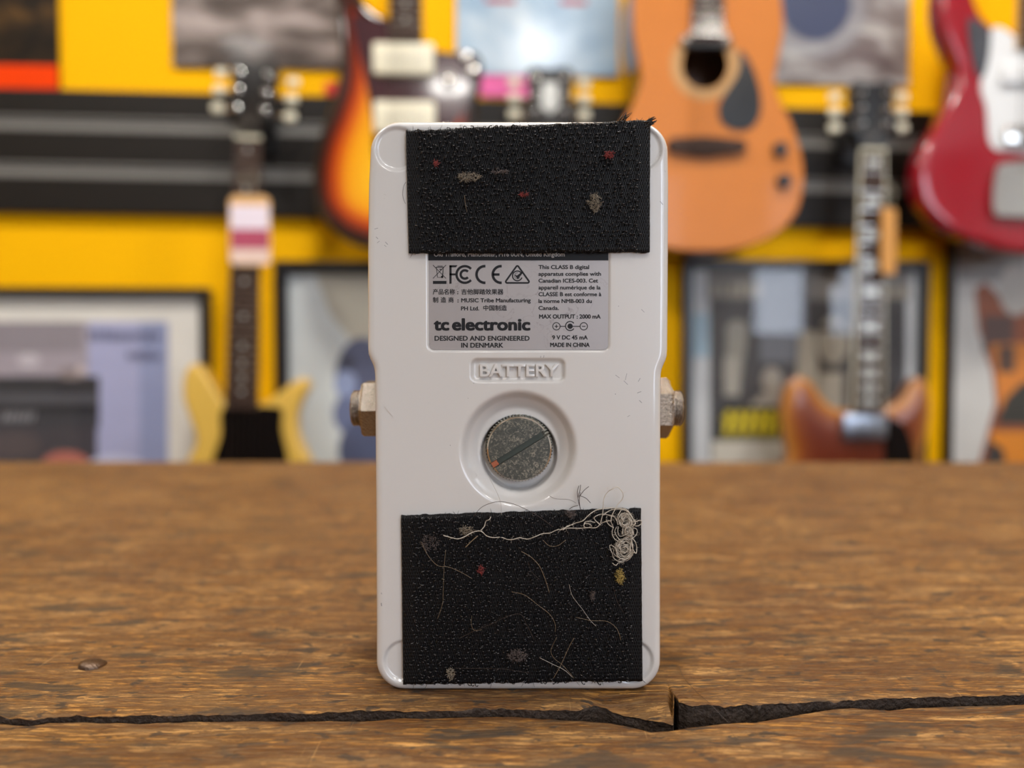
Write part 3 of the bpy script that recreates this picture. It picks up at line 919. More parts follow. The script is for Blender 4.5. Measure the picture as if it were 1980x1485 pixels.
def tape(corners, name_label, seed, thick=0.0013, jag=0.00007, hook_len=0.0012, border=(2.6, 2.6)):
    """corners px TL,TR,BR,BL; slab with slightly ragged edges plus rows of nylon hooks"""
    rg = random.Random(seed)
    c = [np.array(P(*p, thick)) for p in corners]
    nxx, nzz_ = 150, 90
    b = MB()
    grid = []
    fr = fbm1(np.linspace(0, 1, nxx), 40, seed)*jag
    fr2 = fbm1(np.linspace(0, 1, nxx), 55, seed+1)*jag
    fl = fbm1(np.linspace(0, 1, nzz_), 25, seed+2)*jag*0.35
    surf = []
    for j in range(nzz_):
        w = j/(nzz_-1)
        for i in range(nxx):
            u = i/(nxx-1)
            p = (c[0]*(1-u)+c[1]*u)*(1-w)+(c[3]*(1-u)+c[2]*u)*w
            p = p.copy()
            p[1] += fr[i]*(1-w)**6*2+fr2[i]*w**6*2
            p[0] += fl[j]
            e = min(u, 1-u)*110; e2 = min(w, 1-w)*70
            y = -thick+0.00035*max(0, 1-min(e, e2))**2
            surf.append((p[0], y, p[1]))
    fs = [(j*nxx+i, j*nxx+i+1, (j+1)*nxx+i+1, (j+1)*nxx+i) for j in range(nzz_-1) for i in range(nxx-1)]
    lp = [i for i in range(nxx)]+[(j*nxx+nxx-1) for j in range(1, nzz_)]+[(nzz_-1)*nxx+i for i in range(nxx-2, -1, -1)]+[j*nxx for j in range(nzz_-2, 0, -1)]
    k = len(lp); o0 = len(surf)
    surf += [(surf[i][0], 0.0004, surf[i][2]) for i in lp]
    fs += [(lp[i], lp[(i+1) % k], o0+(i+1) % k, o0+i) for i in range(k)]
    b.add(surf, fs)
    patch = b.build('hook_tape', M['tape'], pedal, True, sharp=60)
    tag(patch, name_label)
    hk = MB()
    W = (c[1]-c[0])[0]; H = abs((c[3]-c[0])[1])
    nr_, nc_ = int(H/0.00098), int(W/0.00105)
    bl_, br_ = border
    for rI in range(nr_):
        for cI in range(nc_):
            u = (cI+0.5+(0.5 if rI % 2 else 0)+rg.uniform(-.22, .22))/nc_; w = (rI+0.5+rg.uniform(-.18, .18))/nr_
            if u > 1 or u*W < bl_/1000 or (1-u)*W < br_/1000 or rg.random() < 0.08: continue
            p = (c[0]*(1-u)+c[1]*u)*(1-w)+(c[3]*(1-u)+c[2]*u)*w
            L = hook_len*rg.uniform(0.7, 1.15)
            a = rg.uniform(-0.5, 0.5)+(PI if rg.random() < 0.5 else 0)
            lean = rg.uniform(-0.35, 0.35); lz = rg.uniform(-0.35, 0.35)
            dx, dz = math.cos(a), math.sin(a)
            q0 = Vector((p[0], -thick+0.0001, p[1]))
            shape = [(0, 0), (0.02, 0.55), (0.14, 0.86), (0.34, 0.98), (0.52, 0.88), (0.58, 0.66)]
            pts_ = [q0+Vector((L*(s*dx+lean*t), -L*t, L*(s*dz+lz*t))) for s, t in shape]
            hk.tube(pts_, 0.00012*rg.uniform(.8, 1.2), 5, cap=False)
    o = hk.build('nylon_hooks', M['hook'], patch, True, recalc=False)
    tag(o, 'dense black nylon hooks', kind='stuff')
    # frayed fibres along the cut edges
    fy = MB()
    for e0, e1, up, cnt in ((c[0], c[1], 1, 70), (c[3], c[2], -1, 46)):
        for i in range(cnt):
            u = rg.random()
            p = e0*(1-u)+e1*u
            L = rg.choice([0.0003, 0.0004, 0.0006, 0.0010])*rg.uniform(.6, 1.2)
            a = rg.uniform(-1.0, 1.0); cv = rg.uniform(-1, 1)
            y0 = -rg.uniform(0.0003, thick)
            pts_ = [(p[0]+L*t*math.sin(a)+cv*L*0.5*t*t, y0-L*0.4*t, p[1]-up*0.0003+up*L*1.3*t*math.cos(a)) for t in (0, .35, .7, 1)]
            fy.tube(pts_, [0.00006, 0.00005, 0.00004, 0.00002], 4, cap=False)
    o = fy.build('frayed_fibres', M['hook'], patch, True, recalc=False)
    tag(o, 'short black fibres fraying from the cut edges', kind='stuff')
    return patch
tape_top = tape([(784, 251), (1258, 231), (1257, 487), (790, 489)], 'upper black hook tape patch crossing the top edge of the housing', 5)
tape_low = tape([(775, 998), (1240, 984), (1243, 1318), (779, 1325)], 'lower black hook tape patch covered with hairs', 9)
# frayed tufts on the upper right corner
b = MB()
for i in range(16):
    x0, z0 = P(1245+R.uniform(-4, 12), 243+R.uniform(-6, 12))
    x1, z1 = P(1256+R.uniform(-2, 12), 234+R.uniform(-4, 10))
    b.tube([(x0, -0.0012, z0), ((x0+x1)/2+R.uniform(-.0003, .0003), -0.0016, (z0+z1)/2), (x1, -0.0018, z1)], [0.00013, 0.00012, 0.00005], 4, cap=False)
for i in range(9):
    x0, z0 = P(1200+R.uniform(-8, 8), 238); x1, z1 = P(1214+R.uniform(-8, 8), 224+R.uniform(-3, 7))
    b.tube([(x0, -0.0012, z0), ((x0+x1)/2, -0.0016, (z0+z1)/2+.0002), (x1, -0.0017, z1)], [0.00012, 0.0001, 0.00004], 4, cap=False)
o = b.build('frayed_corner', M['hook'], tape_top, True); tag(o, 'frayed black tuft at the upper right corner')

# ------------------------------------------------------------------ lint, thread and hairs stuck to the tape
M['thread'] = mat('white_cotton_thread', (194, 185, 171), 0.9, var=0.1, scale=900)
M['lintgrey'] = mat('grey_lint', (150, 138, 120), 0.9, var=0.3, scale=900)
M['lintred'] = mat('red_lint', (150, 62, 58), 0.9, var=0.3, scale=900)
M['lintyel'] = mat('yellow_lint', (176, 152, 84), 0.9, var=0.3, scale=900)
M['lintdim'] = mat('dusty_lint', (104, 92, 88), 0.9, var=0.3, scale=900)
M['hairdark'] = mat('dark_hair', (58, 44, 36), 0.4, var=0.1)
M['hairpale'] = mat('pale_hair', (140, 120, 94), 0.35, var=0.1)
M['hairwhite'] = mat('white_hair', (184, 176, 166), 0.35, var=0.1)

def world_tube(paths, name, m, label, cat, group=None, r=0.0001, n=5, off=0.0024, wob=0.0, steps=7, rg=R):
    """paths: list of px polylines lying on the pedal face"""
    b = MB()
    x0, z0 = None, None
    for path in paths:
        loc_off = [(p[2] if len(p) > 2 else off) for p in path]
        pts3 = []
        for p, of in zip(path, loc_off):
            x, z = P(p[0], p[1], of)
            pts3.append((x, -of+(rg.uniform(-1, 1)*wob), z))
        cr = catmull(pts3, steps)
        b.tube([tuple(q) for q in cr], r, n)
    ctr = np.mean(np.array(b.v), 0)
    b.v = [tuple(np.array(v)-ctr) for v in b.v]
    o = b.build(name, m, None, True, recalc=False)
    o.location = (XC+ctr[0], PD+ctr[1], ctr[2])
    return tag(o, label, cat, group)

o5 = lambda v: (1080+v[0]/7.425, 920+v[1]/7.425)
def K(*a): return [o5(p) for p in a]
strands = [
    K((10, 780), (120, 730), (230, 690), (340, 640), (400, 590), (470, 530), (560, 490), (700, 468), (830, 470), (930, 480), (1010, 540), (1060, 610)),
    K((20, 775), (150, 755), (300, 760), (430, 755), (540, 742), (610, 690), (680, 650), (760, 640)),
    K((60, 770), (130, 720), (210, 700)),
    K((600, 680), (630, 560), (645, 420), (660, 320), (710, 240), (780, 180), (850, 165), (905, 215), (930, 280), (910, 350), (850, 420), (800, 490), (760, 570), (750, 650), (790, 740)),
    K((600, 700), (540, 650), (510, 605), (540, 575), (620, 560), (720, 560), (800, 575)),
    K((640, 560), (720, 510), (800, 485), (900, 480), (980, 500), (1040, 560), (1080, 640), (1100, 680), (1060, 700)),
    K((360, 690), (400, 680), (460, 700), (470, 740), (400, 745), (360, 715), (380, 660), (450, 655), (530, 680)),
    K((700, 590), (690, 640), (720, 700), (790, 740)),
    K((750, 590), (800, 590), (830, 640)),
    K((850, 700), (835, 620), (860, 540), (920, 480), (970, 480), (1040, 560), (1070, 620)),
    K((870, 690), (860, 600), (910, 545), (990, 560), (1040, 620), (1060, 680), (1030, 740), (960, 740), (890, 710), (880, 640), (940, 580), (990, 600), (1010, 680), (970, 720)),
    K((1050, 700), (1080, 640), (1110, 650), (1100, 700), (1060, 720)), K((1090, 660), (1150, 640), (1190, 650), (1180, 700), (1130, 720), (1080, 710)),
    K((780, 740), (770, 830), (800, 900), (850, 940), (880, 960)), K((830, 740), (810, 800), (830, 860), (880, 920)),
    K((860, 730), (850, 800), (880, 870), (950, 840), (1030, 800), (1070, 760), (1050, 720)),
    K((1070, 740), (1130, 780), (1130, 840), (1080, 890), (1000, 900), (920, 930), (850, 980), (830, 1000)),
    K((880, 960), (960, 890), (1030, 850), (1070, 810), (1060, 760)), K((830, 1010), (900, 940), (980, 890), (1060, 880)),
    K((1050, 880), (1100, 950), (1125, 1040), (1105, 1105), (1070, 1060), (1045, 970), (1050, 890)),
    K((1040, 900), (1030, 980), (1000, 1080), (940, 1110), (870, 1090), (840, 1030), (870, 985), (930, 975), (970, 1020), (940, 1060), (890, 1050), (890, 1010), (930, 1000)),
    K((1040, 920), (1060, 1020), (1050, 1110), (1000, 1170), (920, 1190), (850, 1150), (830, 1080), (850, 1010)),
    K((740, 1060), (740, 1010), (790, 1010), (820, 1060), (830, 1120)), K((740, 1050), (770, 1110), (790, 1180), (860, 1220), (960, 1215), (1030, 1160), (1075, 1090)),
    K((790, 1060), (800, 1130), (850, 1170)), K((770, 1250), (820, 1275), (860, 1250), (940, 1240), (1010, 1200), (1060, 1120)),
    K((860, 1200), (900, 1180), (990, 1190), (1050, 1130), (1070, 1020), (1050, 930)),
]
for k_ in range(34):                                       # the packed loops of the two knots
    cx, cy, ra, rb = [(955, 640, 75, 80), (950, 1060, 95, 110), (1000, 820, 60, 80)][k_ % 3]
    cx, cy = cx+R.uniform(-30, 30), cy+R.uniform(-35, 35)
    a0 = R.uniform(0, 6.28); arc_n = R.randint(5, 9); s0 = R.uniform(.5, 1.05)
    strands.append([o5((cx+ra*s0*math.cos(a0+i*0.7)+R.uniform(-12, 12), cy+rb*s0*math.sin(a0+i*0.7)+R.uniform(-16, 16))) for i in range(arc_n)])
o4 = lambda v: (760+v[0]/6.1875, 920+v[1]/6.1875)
strands += [[o4(p) for p in ((600, 715), (700, 740), (780, 750), (860, 720), (950, 670), (1050, 655), (1120, 710), (1200, 735), (1290, 740), (1370, 765), (1440, 755), (1510, 735), (1570, 755), (1620, 765), (1700, 725), (1780, 700), (1880, 690), (1940, 660), (1990, 640))],
            [o4(p) for p in ((1050, 655), (1090, 610), (1110, 550), (1150, 520), (1170, 490))]]
def fuzz_of(paths, every, L):
    out = []
    for p in paths:
        cr = catmull([q_[:2] for q_ in p], 4)
        for q_ in cr:
            if R.random() < every:
                a = R.uniform(0, 6.28); l_ = L*R.uniform(.4, 1.4)
                out.append([(q_[0], q_[1], .0028), (q_[0]+l_*.5*math.cos(a)+R.uniform(-1, 1), q_[1]+l_*.5*math.sin(a)+R.uniform(-1, 1), .0033), (q_[0]+l_*math.cos(a+.5), q_[1]+l_*math.sin(a+.5), .0030)])
    return out
fuzz = fuzz_of(strands, 0.45, 6)
tangle = world_tube(strands, 'thread_tangle', M['thread'], 'tangle of white cotton thread trailing across the lower black patch', 'thread', r=0.00010, off=0.0028, wob=0.0007, steps=5)

fz = world_tube(fuzz, 'thread_fuzz', M['thread'], 'fine loose cotton fibres', None, r=0.00002, n=3, steps=3)
fz.location = Vector(fz.location)-Vector(tangle.location); fz.parent = tangle; fz['kind'] = 'stuff'

def lint(px, py, w, hgt, m, label, group=None, n=40, r=0.000034, seed=0):
    n = int(n*2.4)
    rg = random.Random(seed+int(px))
    paths = []
    for i in range(n):
        a = rg.uniform(0, 6.28); rad = math.sqrt(rg.random())
        x, y = px+w*rad*math.cos(a), py+hgt*rad*math.sin(a)
        d = rg.uniform(0, 6.28); L = rg.uniform(2, 7)
        of = 0.0025+rg.uniform(0, 0.0007)*(1-rad)
        paths.append([(x, y, of), (x+L*math.cos(d)*.5+rg.uniform(-1.5, 1.5), y+L*math.sin(d)*.5+rg.uniform(-1.5, 1.5), of+0.0003), (x+L*math.cos(d), y+L*math.sin(d), of)])
    return world_tube(paths, 'lint_clump', m, label, 'lint', 'lint clumps on the hook tape', r=r, n=4, steps=3)
lint(908, 342, 22, 9, M['lintgrey'], 'grey lint clump on the upper left of the upper black patch', n=75)
lint(966, 332, 17, 4, M['lintdim'], 'thin grey lint wisp just right of the largest lint clump', n=26)
lint(1150, 392, 12, 19, M['lintgrey'], 'upright grey lint clump on the right of the upper black patch', n=85)
lint(1177, 299, 9, 6, M['lintred'], 'red lint bit near the upper right of the upper black patch', n=34)
lint(843, 316, 4, 6, M['lintred'], 'orange red lint bit near the left edge of the upper black patch', n=16)
lint(1013, 376, 8, 4, M['lintred'], 'dim red lint bit in the middle of the upper black patch', n=20)
lint(1199, 1114, 8, 14, M['lintyel'], 'yellow lint clump below the white thread tangle', n=70)
lint(1000, 1268, 18, 12, M['lintdim'], 'dusty pink lint clump near the foot of the lower black patch', n=80)
lint(872, 1304, 7, 12, M['lintgrey'], 'small beige lint clump at the bottom left of the lower black patch', n=40)
lint(830, 1050, 18, 15, M['lintdim'], 'faint grey lint on the left of the lower black patch', n=45)
lint(930, 1102, 5, 9, M['lintred'], 'dark red lint bit on the lower black patch', n=22)
lint(1105, 994, 10, 7, M['lintdim'], 'brownish lint at the top edge of the lower black patch', n=36)
lint(902, 1026, 13, 7, M['lintgrey'], 'beige lint lump beside the trailing thread', n=46)
lint(1146, 1152, 4, 7, M['lintdim'], 'dusty lint speck on the right of the lower black patch', n=18)

def hair(pts, m, label, r=0.00006, off=0.0031):
    r *= 0.72
    return world_tube([pts], 'stray_hair', m, label, 'hair', 'stray hairs on the pedal', r=r, n=4, off=off, steps=6)
o3 = lambda v: (690+v[0]/3.143, 920+v[1]/3.143)
H = lambda *a: [o3(p) for p in a]
hair(H((710, 248), (760, 190), (850, 158), (940, 168), (1030, 205), (1110, 250), (1190, 310)), M['hairdark'], 'dark hair arching above the top edge of the lower black patch', 0.00008)
hair(H((800, 0), (830, 60), (855, 110), (875, 170), (880, 240)), M['hairwhite'], 'white hair dropping from the battery screw recess', 0.00006, 0.0012)
hair(H((390, 400), (430, 480), (490, 545), (560, 555), (640, 590), (700, 625)), M['hairpale'], 'pale curved hair on the upper left of the lower black patch')
hair(H((540, 450), (530, 560), (525, 700), (520, 780), (490, 870)), M['hairpale'], 'pale upright hair on the left of the lower black patch', 0.00005)
hair(H((1000, 460), (1060, 495), (1110, 550), (1145, 630), (1170, 710)), M['hairpale'], 'bright pale hair curving down right of centre on the lower patch', 0.00008)
hair(H((940, 705), (1020, 725), (1100, 785), (1170, 840), (1205, 900), (1205, 950)), M['hairpale'], 'pale hair curving through the middle of the lower black patch')
hair(H((620, 990), (720, 940), (820, 900), (900, 860), (990, 840), (1030, 900), (1080, 1000)), M['hairdark'], 'brown hair arched across the lower middle of the lower patch', 0.00007)
hair(H((1290, 660), (1310, 730), (1370, 810), (1420, 880), (1455, 915)), M['hairwhite'], 'fine white hair right of centre on the lower black patch')
hair(H((1330, 860), (1430, 880), (1520, 885), (1580, 930), (1605, 1000)), M['hairpale'], 'pale hair bending down on the right of the lower black patch')
hair(H((1110, 1105), (1190, 1145), (1260, 1180), (1310, 1225)), M['hairwhite'], 'white hair slanting near the bottom of the lower black patch', 0.00007)
hair(H((1320, 985), (1285, 1050), (1240, 1150), (1195, 1230)), M['hairpale'], 'pale hair slanting down left near the bottom right of the patch', 0.00007)
hair(H((1215, 980), (1180, 1060), (1200, 1110), (1250, 1150), (1320, 1230)), M['hairpale'], 'wavy pale hair crossing the slanting ones at the bottom', 0.00005)
hair(H((1040, 520), (1060, 580), (1110, 630)), M['hairdark'], 'short dark hair loop in the upper middle of the lower patch', 0.00006)
hair(H((700, 850), (695, 900), (715, 940), (760, 935)), M['hairpale'], 'small curled hair in the lower left of the lower patch', 0.00005)
hair(H((1130, 390), (1170, 425), (1220, 425), (1270, 390)), M['hairpale'], 'curled brown hair hanging below the trailing thread', 0.00006)
hair(H((600, 1170), (750, 1172), (900, 1175), (1050, 1200)), M['hairdark'], 'long level hair near the bottom of the lower patch', 0.00005)
hair(H((660, 435), (700, 395), (735, 365)), M['hairpale'], 'thick tan fibre under the left end of the trailing thread', 0.00014)
hair(H((1170, 122), (1210, 140), (1290, 145), (1330, 165)), M['hairdark'], 'reddish brown hair left of the dark lint sprig', 0.00005, 0.001)
hair(H((1560, 680), (1580, 760), (1620, 830)), M['hairdark'], 'short dark hair at the right edge of the lower patch', 0.00005)
hair([(898, 378), (900, 395), (903, 410)], M['hairpale'], 'thin pale hair below the largest lint clump', 0.00005, 0.0028)
hair([(743, 786), (752, 797), (760, 806)], M['hairwhite'], 'short white hair on the white housing beside the left jack', 0.00005, 0.0003)
hair([(785, 352), (780, 362), (779, 380), (784, 394)], M['hairdark'], 'curled dark hair at the left edge of the upper black patch', 0.00006, 0.0008)
sp = [H((1365, 215), (1350, 170), (1345, 130), (1355, 90), (1360, 55)), H((1350, 130), (1380, 90), (1410, 65)), H((1347, 150), (1340, 100), (1350, 60)), H((1345, 180), (1310, 190), (1290, 205)), H((1350, 120), (1390, 135), (1420, 165)), H((1357, 200), (1352, 150), (1358, 100))]
world_tube(sp, 'lint_sprig', M['hairdark'], 'dark branching lint sprig standing on the top edge of the lower patch', 'lint', r=0.00007, off=0.0016, n=4)

# long dark hair lying over the crack in the counter, right of the pedal
path = [(1313, 1288, .0004), (1322, 1310, .0004), (1345, 1336, .0004), (1372, 1360, .0006), (1395, 1384, -.0006), (1408, 1397, -.0013)]
pp = [on_table(a, c, z)+(z,) for a, c, z in path]
b = MB(); cr = catmull(pp, 6); ctr = cr.mean(0); b.tube([tuple(p-ctr) for p in cr], 0.00006, 4)
o = b.build('stray_hair', M['hairdark'], None, True); o.location = tuple(ctr)
tag(o, 'dark hair lying on the counter across the splintered crack', 'hair')

# ------------------------------------------------------------------ slat wall
def wall_thing(name, u, off, z, label, cat, group=None):
    return thing(name, wallpt(u, off, z), label, cat, group, PSI)

sl = wall_thing('slatwall_panel', 0, 0, on_wall(990, 430, 0.02)[1], 'black slatwall panel with grey inserts running across the yellow wall', 'wall panel')
zref = sl.location.z
zl = [on_wall(300, y, 0.02)[1]-zref for y in (177, 228, 256, 318, 346, 414)]
tilt = -math.atan2((on_wall(0, 171, .02)[1]-on_wall(1817, 217, .02)[1]), on_wall(1817, 217, .02)[0]-on_wall(0, 171, .02)[0])*0+(math.atan2(on_wall(1817, 217, .02)[1]-on_wall(0, 171, .02)[1], on_wall(1817, 217, .02)[0]-on_wall(0, 171, .02)[0]))
tilt = max(-0.02, min(0.02, tilt))
u3 = on_wall(300, 200, .02)[0]
sl.rotation_euler = (0, -tilt, PSI)
UL, UR = -1.6, 1.9
dz = tilt*u3
b = MB()
for a, c in ((0, 1), (2, 3), (4, 5)):
    b.box(UL, UR, -0.02, -0.006, zl[c]-dz, zl[a]-dz, bev=0.002)
b.box(UL, UR, -0.008, 0.0, zl[5]-dz+0.001, zl[0]-dz-0.001)
b.build('panel', M['slat'], sl)
for a, c in ((1, 2), (3, 4)):
    b = MB(); b.box(UL, UR, -0.013, -0.0075, zl[c]-dz, zl[a]-dz); b.box(UL, UR, -0.019, -0.0125, zl[c]-dz, zl[c]-dz+0.006); b.box(UL, UR, -0.019, -0.0125, zl[a]-dz-0.004, zl[a]-dz)
    b.build('slot_insert', M['alu'], sl)

# ------------------------------------------------------------------ guitars
class G:
    def __init__(self, name, off, cpx, cpy, label, cat, group):
        self.off = off
        self.u0, self.z0 = on_wall(cpx, cpy, off)
        self.root = wall_thing(name, self.u0, off, self.z0, label, cat, group)
    def p(self, px, py):
        u, z = on_wall(px, py, self.off)
        return np.array([u-self.u0, z-self.z0])

def rounded_body(g, outline_px, thick, r, front, sides, name='body', carve=None, hole=None, step=0.011):
    po = catmull([g.p(*q) for q in outline_px], 5, True)
    n = len(po)
    nor = np.roll(po, -1, 0)-np.roll(po, 1, 0)
    nor = np.stack([-nor[:, 1], nor[:, 0]], 1); nor /= np.linalg.norm(nor, axis=1)[:, None]+1e-9
    if not inside((po+nor*0.003), po).mean() > 0.5: nor = -nor
    cand = []
    for d in (0.1, 0.3, 0.65, 1.0, 1.7, 3.0):
        q = po+nor*r*d
        ok = inside(q, po); q = q[ok]
        q = q[poly_dist(q, po) > r*d*0.9]
        cand.append(q[::1 if d < 2 else 2])
    lo, hi = po.min(0), po.max(0)
    gx, gz = np.meshgrid(np.arange(lo[0], hi[0], step), np.arange(lo[1], hi[1], step))
    q = np.stack([gx.ravel(), gz.ravel()], 1); q = q[inside(q, po)]; q = q[poly_dist(q, po) > r*3.6]
    cand.append(q)
    cand = np.concatenate(cand)
    edges = [(i, (i+1) % n) for i in range(n)]
    allp = [po]
    if hole is not None:
        hc, hr = hole
        hp = np.array([[hc[0]+hr*math.cos(2*PI*i/36), hc[1]+hr*math.sin(2*PI*i/36)] for i in range(36)])
        edges += [(n+i, n+(i+1) % 36) for i in range(36)]
        allp.append(hp)
        cand = cand[np.abs(np.hypot(cand[:, 0]-hc[0], cand[:, 1]-hc[1])-hr) > 0.003]
    allp.append(cand)
    A = np.concatenate(allp)
    res = delaunay_2d_cdt([Vector((float(a[0]), float(a[1]))) for a in A], edges, [], 1, 1e-7)
    vo = np.array([[v.x, v.y] for v in res[0]])
    tri = [tuple(f) for f in res[2]]
    cen = np.array([vo[list(f)].mean(0) for f in tri])
    keep = inside(cen, po)
    if hole is not None: keep &= np.hypot(cen[:, 0]-hc[0], cen[:, 1]-hc[1]) > hr*0.995
    tri = [t for t, k in zip(tri, keep) if k]
    d = poly_dist(vo, po)
    if carve is None:
        y = r-np.sqrt(np.maximum(r*r-np.maximum(r-d, 0)**2, 0))
    else:
        y = carve(d)
    ybd = float(y[0]) if carve is None else float(carve(np.zeros(1))[0])
    inv = {}
    for i, src in enumerate(res[3]):
        for s in src:
            if s < n: inv[s] = i
    vs = [(vo[i][0], y[i], vo[i][1]) for i in range(len(vo))]
    fs = list(tri); mi = [0]*len(tri)
    bl = [inv[i] for i in range(n)]
    prev = bl; o0 = len(vs)
    for yy, ins in ((ybd+0.002, 0), (thick-r, 0), (thick-r*0.3, -r*0.25), (thick, -r)):
        cur = list(range(len(vs), len(vs)+n))
        q = po+nor*(-ins)
        vs += [(a[0], yy, a[1]) for a in q]
        fs += [(prev[i], prev[(i+1) % n], cur[(i+1) % n], cur[i]) for i in range(n)]; mi += [1]*n
        prev = cur
    fs.append(tuple(prev)); mi.append(1)
    b = MB(); b.v = vs; b.f = fs; b.m = mi
    ob = b.build(name, [front, sides], g.root, True, sharp=50)
    at = ob.data.attributes.new('edge_distance', 'FLOAT', 'POINT')
    vals = np.zeros(len(vs)); vals[:len(d)] = d
    at.data.foreach_set('value', vals)
    return ob

def burst_mat(name, stops, rough=0.12, coat=0.8, noise=0.0):
    m = bpy.data.materials.new(name); m.use_nodes = True
    nt = m.node_tree; pb = nt.nodes['Principled BSDF']
    at = N(nt, 'ShaderNodeAttribute', attribute_name='edge_distance')
    mx = stops[-1][0]
    f = math_n(nt, 'DIVIDE', at.outputs['Fac'], mx)
    tcx = N(nt, 'ShaderNodeTexCoord').outputs['Object']
    nz = mapped_noise(nt, tcx, (60, 10, 8), 1, 3)
    f = math_n(nt, 'ADD', f, math_n(nt, 'MULTIPLY', math_n(nt, 'SUBTRACT', nz, 0.5), 0.08))
    rp = ramp(nt, [(p/mx, srgb(*c)) for p, c in stops]); nt.links.new(f, rp.inputs[0])
    nt.links.new(rp.outputs[0], pb.inputs['Base Color'])
    pb.inputs['Roughness'].default_value = rough
    pb.inputs['Coat Weight'].default_value = coat
    return m

def strip(b, p0, p1, w0, w1, y0, y1, mi=0):
    p0, p1 = np.array(p0), np.array(p1)
    d = (p1-p0)/np.linalg.norm(p1-p0); nn = np.array([-d[1], d[0]])
    b.prism([p0+nn*w0/2, p0-nn*w0/2, p1-nn*w1/2, p1+nn*w1/2], y0, y1, mi)

def neck_set(g, nut_px, end_px, bridge_px, w_nut=0.043, w_end=0.056, board=None, neckm=None, head='three', headm=None, frets=22, inlay=None, inlay_m=None, top_px=None, bind=None, yb=-0.008):
    board = board or M['rosewood']; neckm = neckm or M['mahogany']; headm = headm or M['gloss_black']
    nut, end, br = g.p(*nut_px), g.p(*end_px), g.p(*bridge_px)
    ax = (nut-end)/np.linalg.norm(nut-end); per = np.array([ax[1], -ax[0]])
    b = MB()
    L = np.linalg.norm(nut-end)
    k = 9; seg = 6                                          # rounded neck shaft
    ring = []
    for s in range(seg+1):
        t = s/seg; c = end+(nut-end)*t; w = (w_end+(w_nut-w_end)*t)/2
        for j in range(k):
            a = PI*j/(k-1)
            ring.append((c[0]+per[0]*w*math.cos(a), yb+0.006+0.018*math.sin(a), c[1]+per[1]*w*math.cos(a)))
    fs = [(s*k+j, s*k+(j+1) % k, (s+1)*k+(j+1) % k, (s+1)*k+j) for s in range(seg) for j in range(k)]
    fs += [tuple(range(k)), tuple(seg*k+j for j in range(k))]
    b.add(ring, fs)
    b.build('neck', neckm, g.root, True, sharp=50)
    b = MB(); strip(b, end, nut, w_end, w_nut, yb, yb+0.0065)
    fb = b.build('fretboard', board, g.root)
    if bind is not None:
        for sg in (-1, 1):
            b = MB(); strip(b, end+per*sg*w_end/2, nut+per*sg*w_nut/2, 0.002, 0.002, yb-0.0003, yb+0.006)
            b.build('binding', bind, fb)
    scale = np.linalg.norm(nut-br)
    def fret_pos(i): return nut-ax*scale*(1-2**(-i/12))
    for i in range(1, frets+1):
        c = fret_pos(i)
        if np.dot(c-end, ax) < 0.002: break
        w = w_nut+(w_end-w_nut)*np.linalg.norm(c-nut)/L
        b = MB(); strip(b, c-per*w/2, c+per*w/2, 0.0016, 0.0016, yb-0.0010, yb+0.0005)
        b.build('fret', M['chrome'], fb)
        if inlay and i in (1, 3, 5, 7, 9, 12, 15, 17, 19, 21):
            c2 = (fret_pos(i)+fret_pos(i-1))/2
            b = MB()
            if inlay == 'block':
                strip(b, c2-ax*scale*0.010, c2+ax*scale*0.010, w*0.52, w*0.52, yb-0.0005, yb+0.001)
            else:
                b.lathe([(0.003, 0.001), (0.003, -0.0005)], (c2[0], yb, c2[1]), 'y', 14)
            b.build('inlay', inlay_m or M['pearl'], fb)
    b = MB(); strip(b, nut, nut+ax*0.006, w_nut, w_nut, yb-0.003, yb+0.007); b.build('nut', M['cream'], g.root)
    # headstock
    hd = g.p(*top_px) if top_px else nut+ax*0.17
    hx = (hd-nut)/np.linalg.norm(hd-nut); hp = np.array([hx[1], -hx[0]]); HL = np.linalg.norm(hd-nut)
    f = lambda s, w: nut+hx*(0.005+HL*s)+hp*w
    if head == 'three':
        outl = [f(0, -.021), f(.14, -.024), f(.32, -.034), f(.6, -.037), f(.9, -.041), f(.97, -.03), f(.93, 0), f(.97, .03), f(.9, .041), f(.6, .037), f(.32, .034), f(.14, .024), f(0, .021)]
        pegs = [(s, sg) for s in (.34, .56, .78) for sg in (-1, 1)]
    else:
        outl = [f(0, -.021), f(.12, -.024), f(.2, -.036), f(.55, -.034), f(.88, -.03), f(1.0, -.012), f(.96, .02), f(.84, .024), f(.72, .012), f(.3, .026), f(.12, .03), f(0, .021)]
        pegs = [(.2+.125*i, -1) for i in range(6)]
    b = MB(); b.prism(outl, yb+0.003, yb+0.017); hs = b.build('headstock', headm, g.root)
    for s, sg in pegs:
        root_ = f(s, sg*(0.024 if head == 'three' else 0.02))
        tip = f(s, sg*0.062)
        b = MB()
        b.lathe([(0.0052, yb+0.004), (0.0052, yb-0.001), (0.0032, yb-0.002), (0.0032, yb-0.012)], (root_[0], 0, root_[1]), 'y', 14)
        b.tube([(root_[0], yb+0.018, root_[1]), (tip[0], yb+0.018, tip[1])], 0.003, 8)
        b.build('tuning_machine', M['chrome'], g.root, True, sharp=40)
        q = f(s, sg*0.062)
        b = MB(); b.lathe([(0.002, -0.012), (0.0075, -0.010), (0.0085, 0), (0.0075, 0.010), (0.002, 0.012)], (0, 0, 0), 'x', 12)
        kb = b.build('tuner_button', M['cream'], g.root, True)
        kb.location = (q[0], yb+0.018, q[1]); kb.scale = (0.9, 0.55, 1)
    b = MB()
    tc_ = nut+hx*0.03
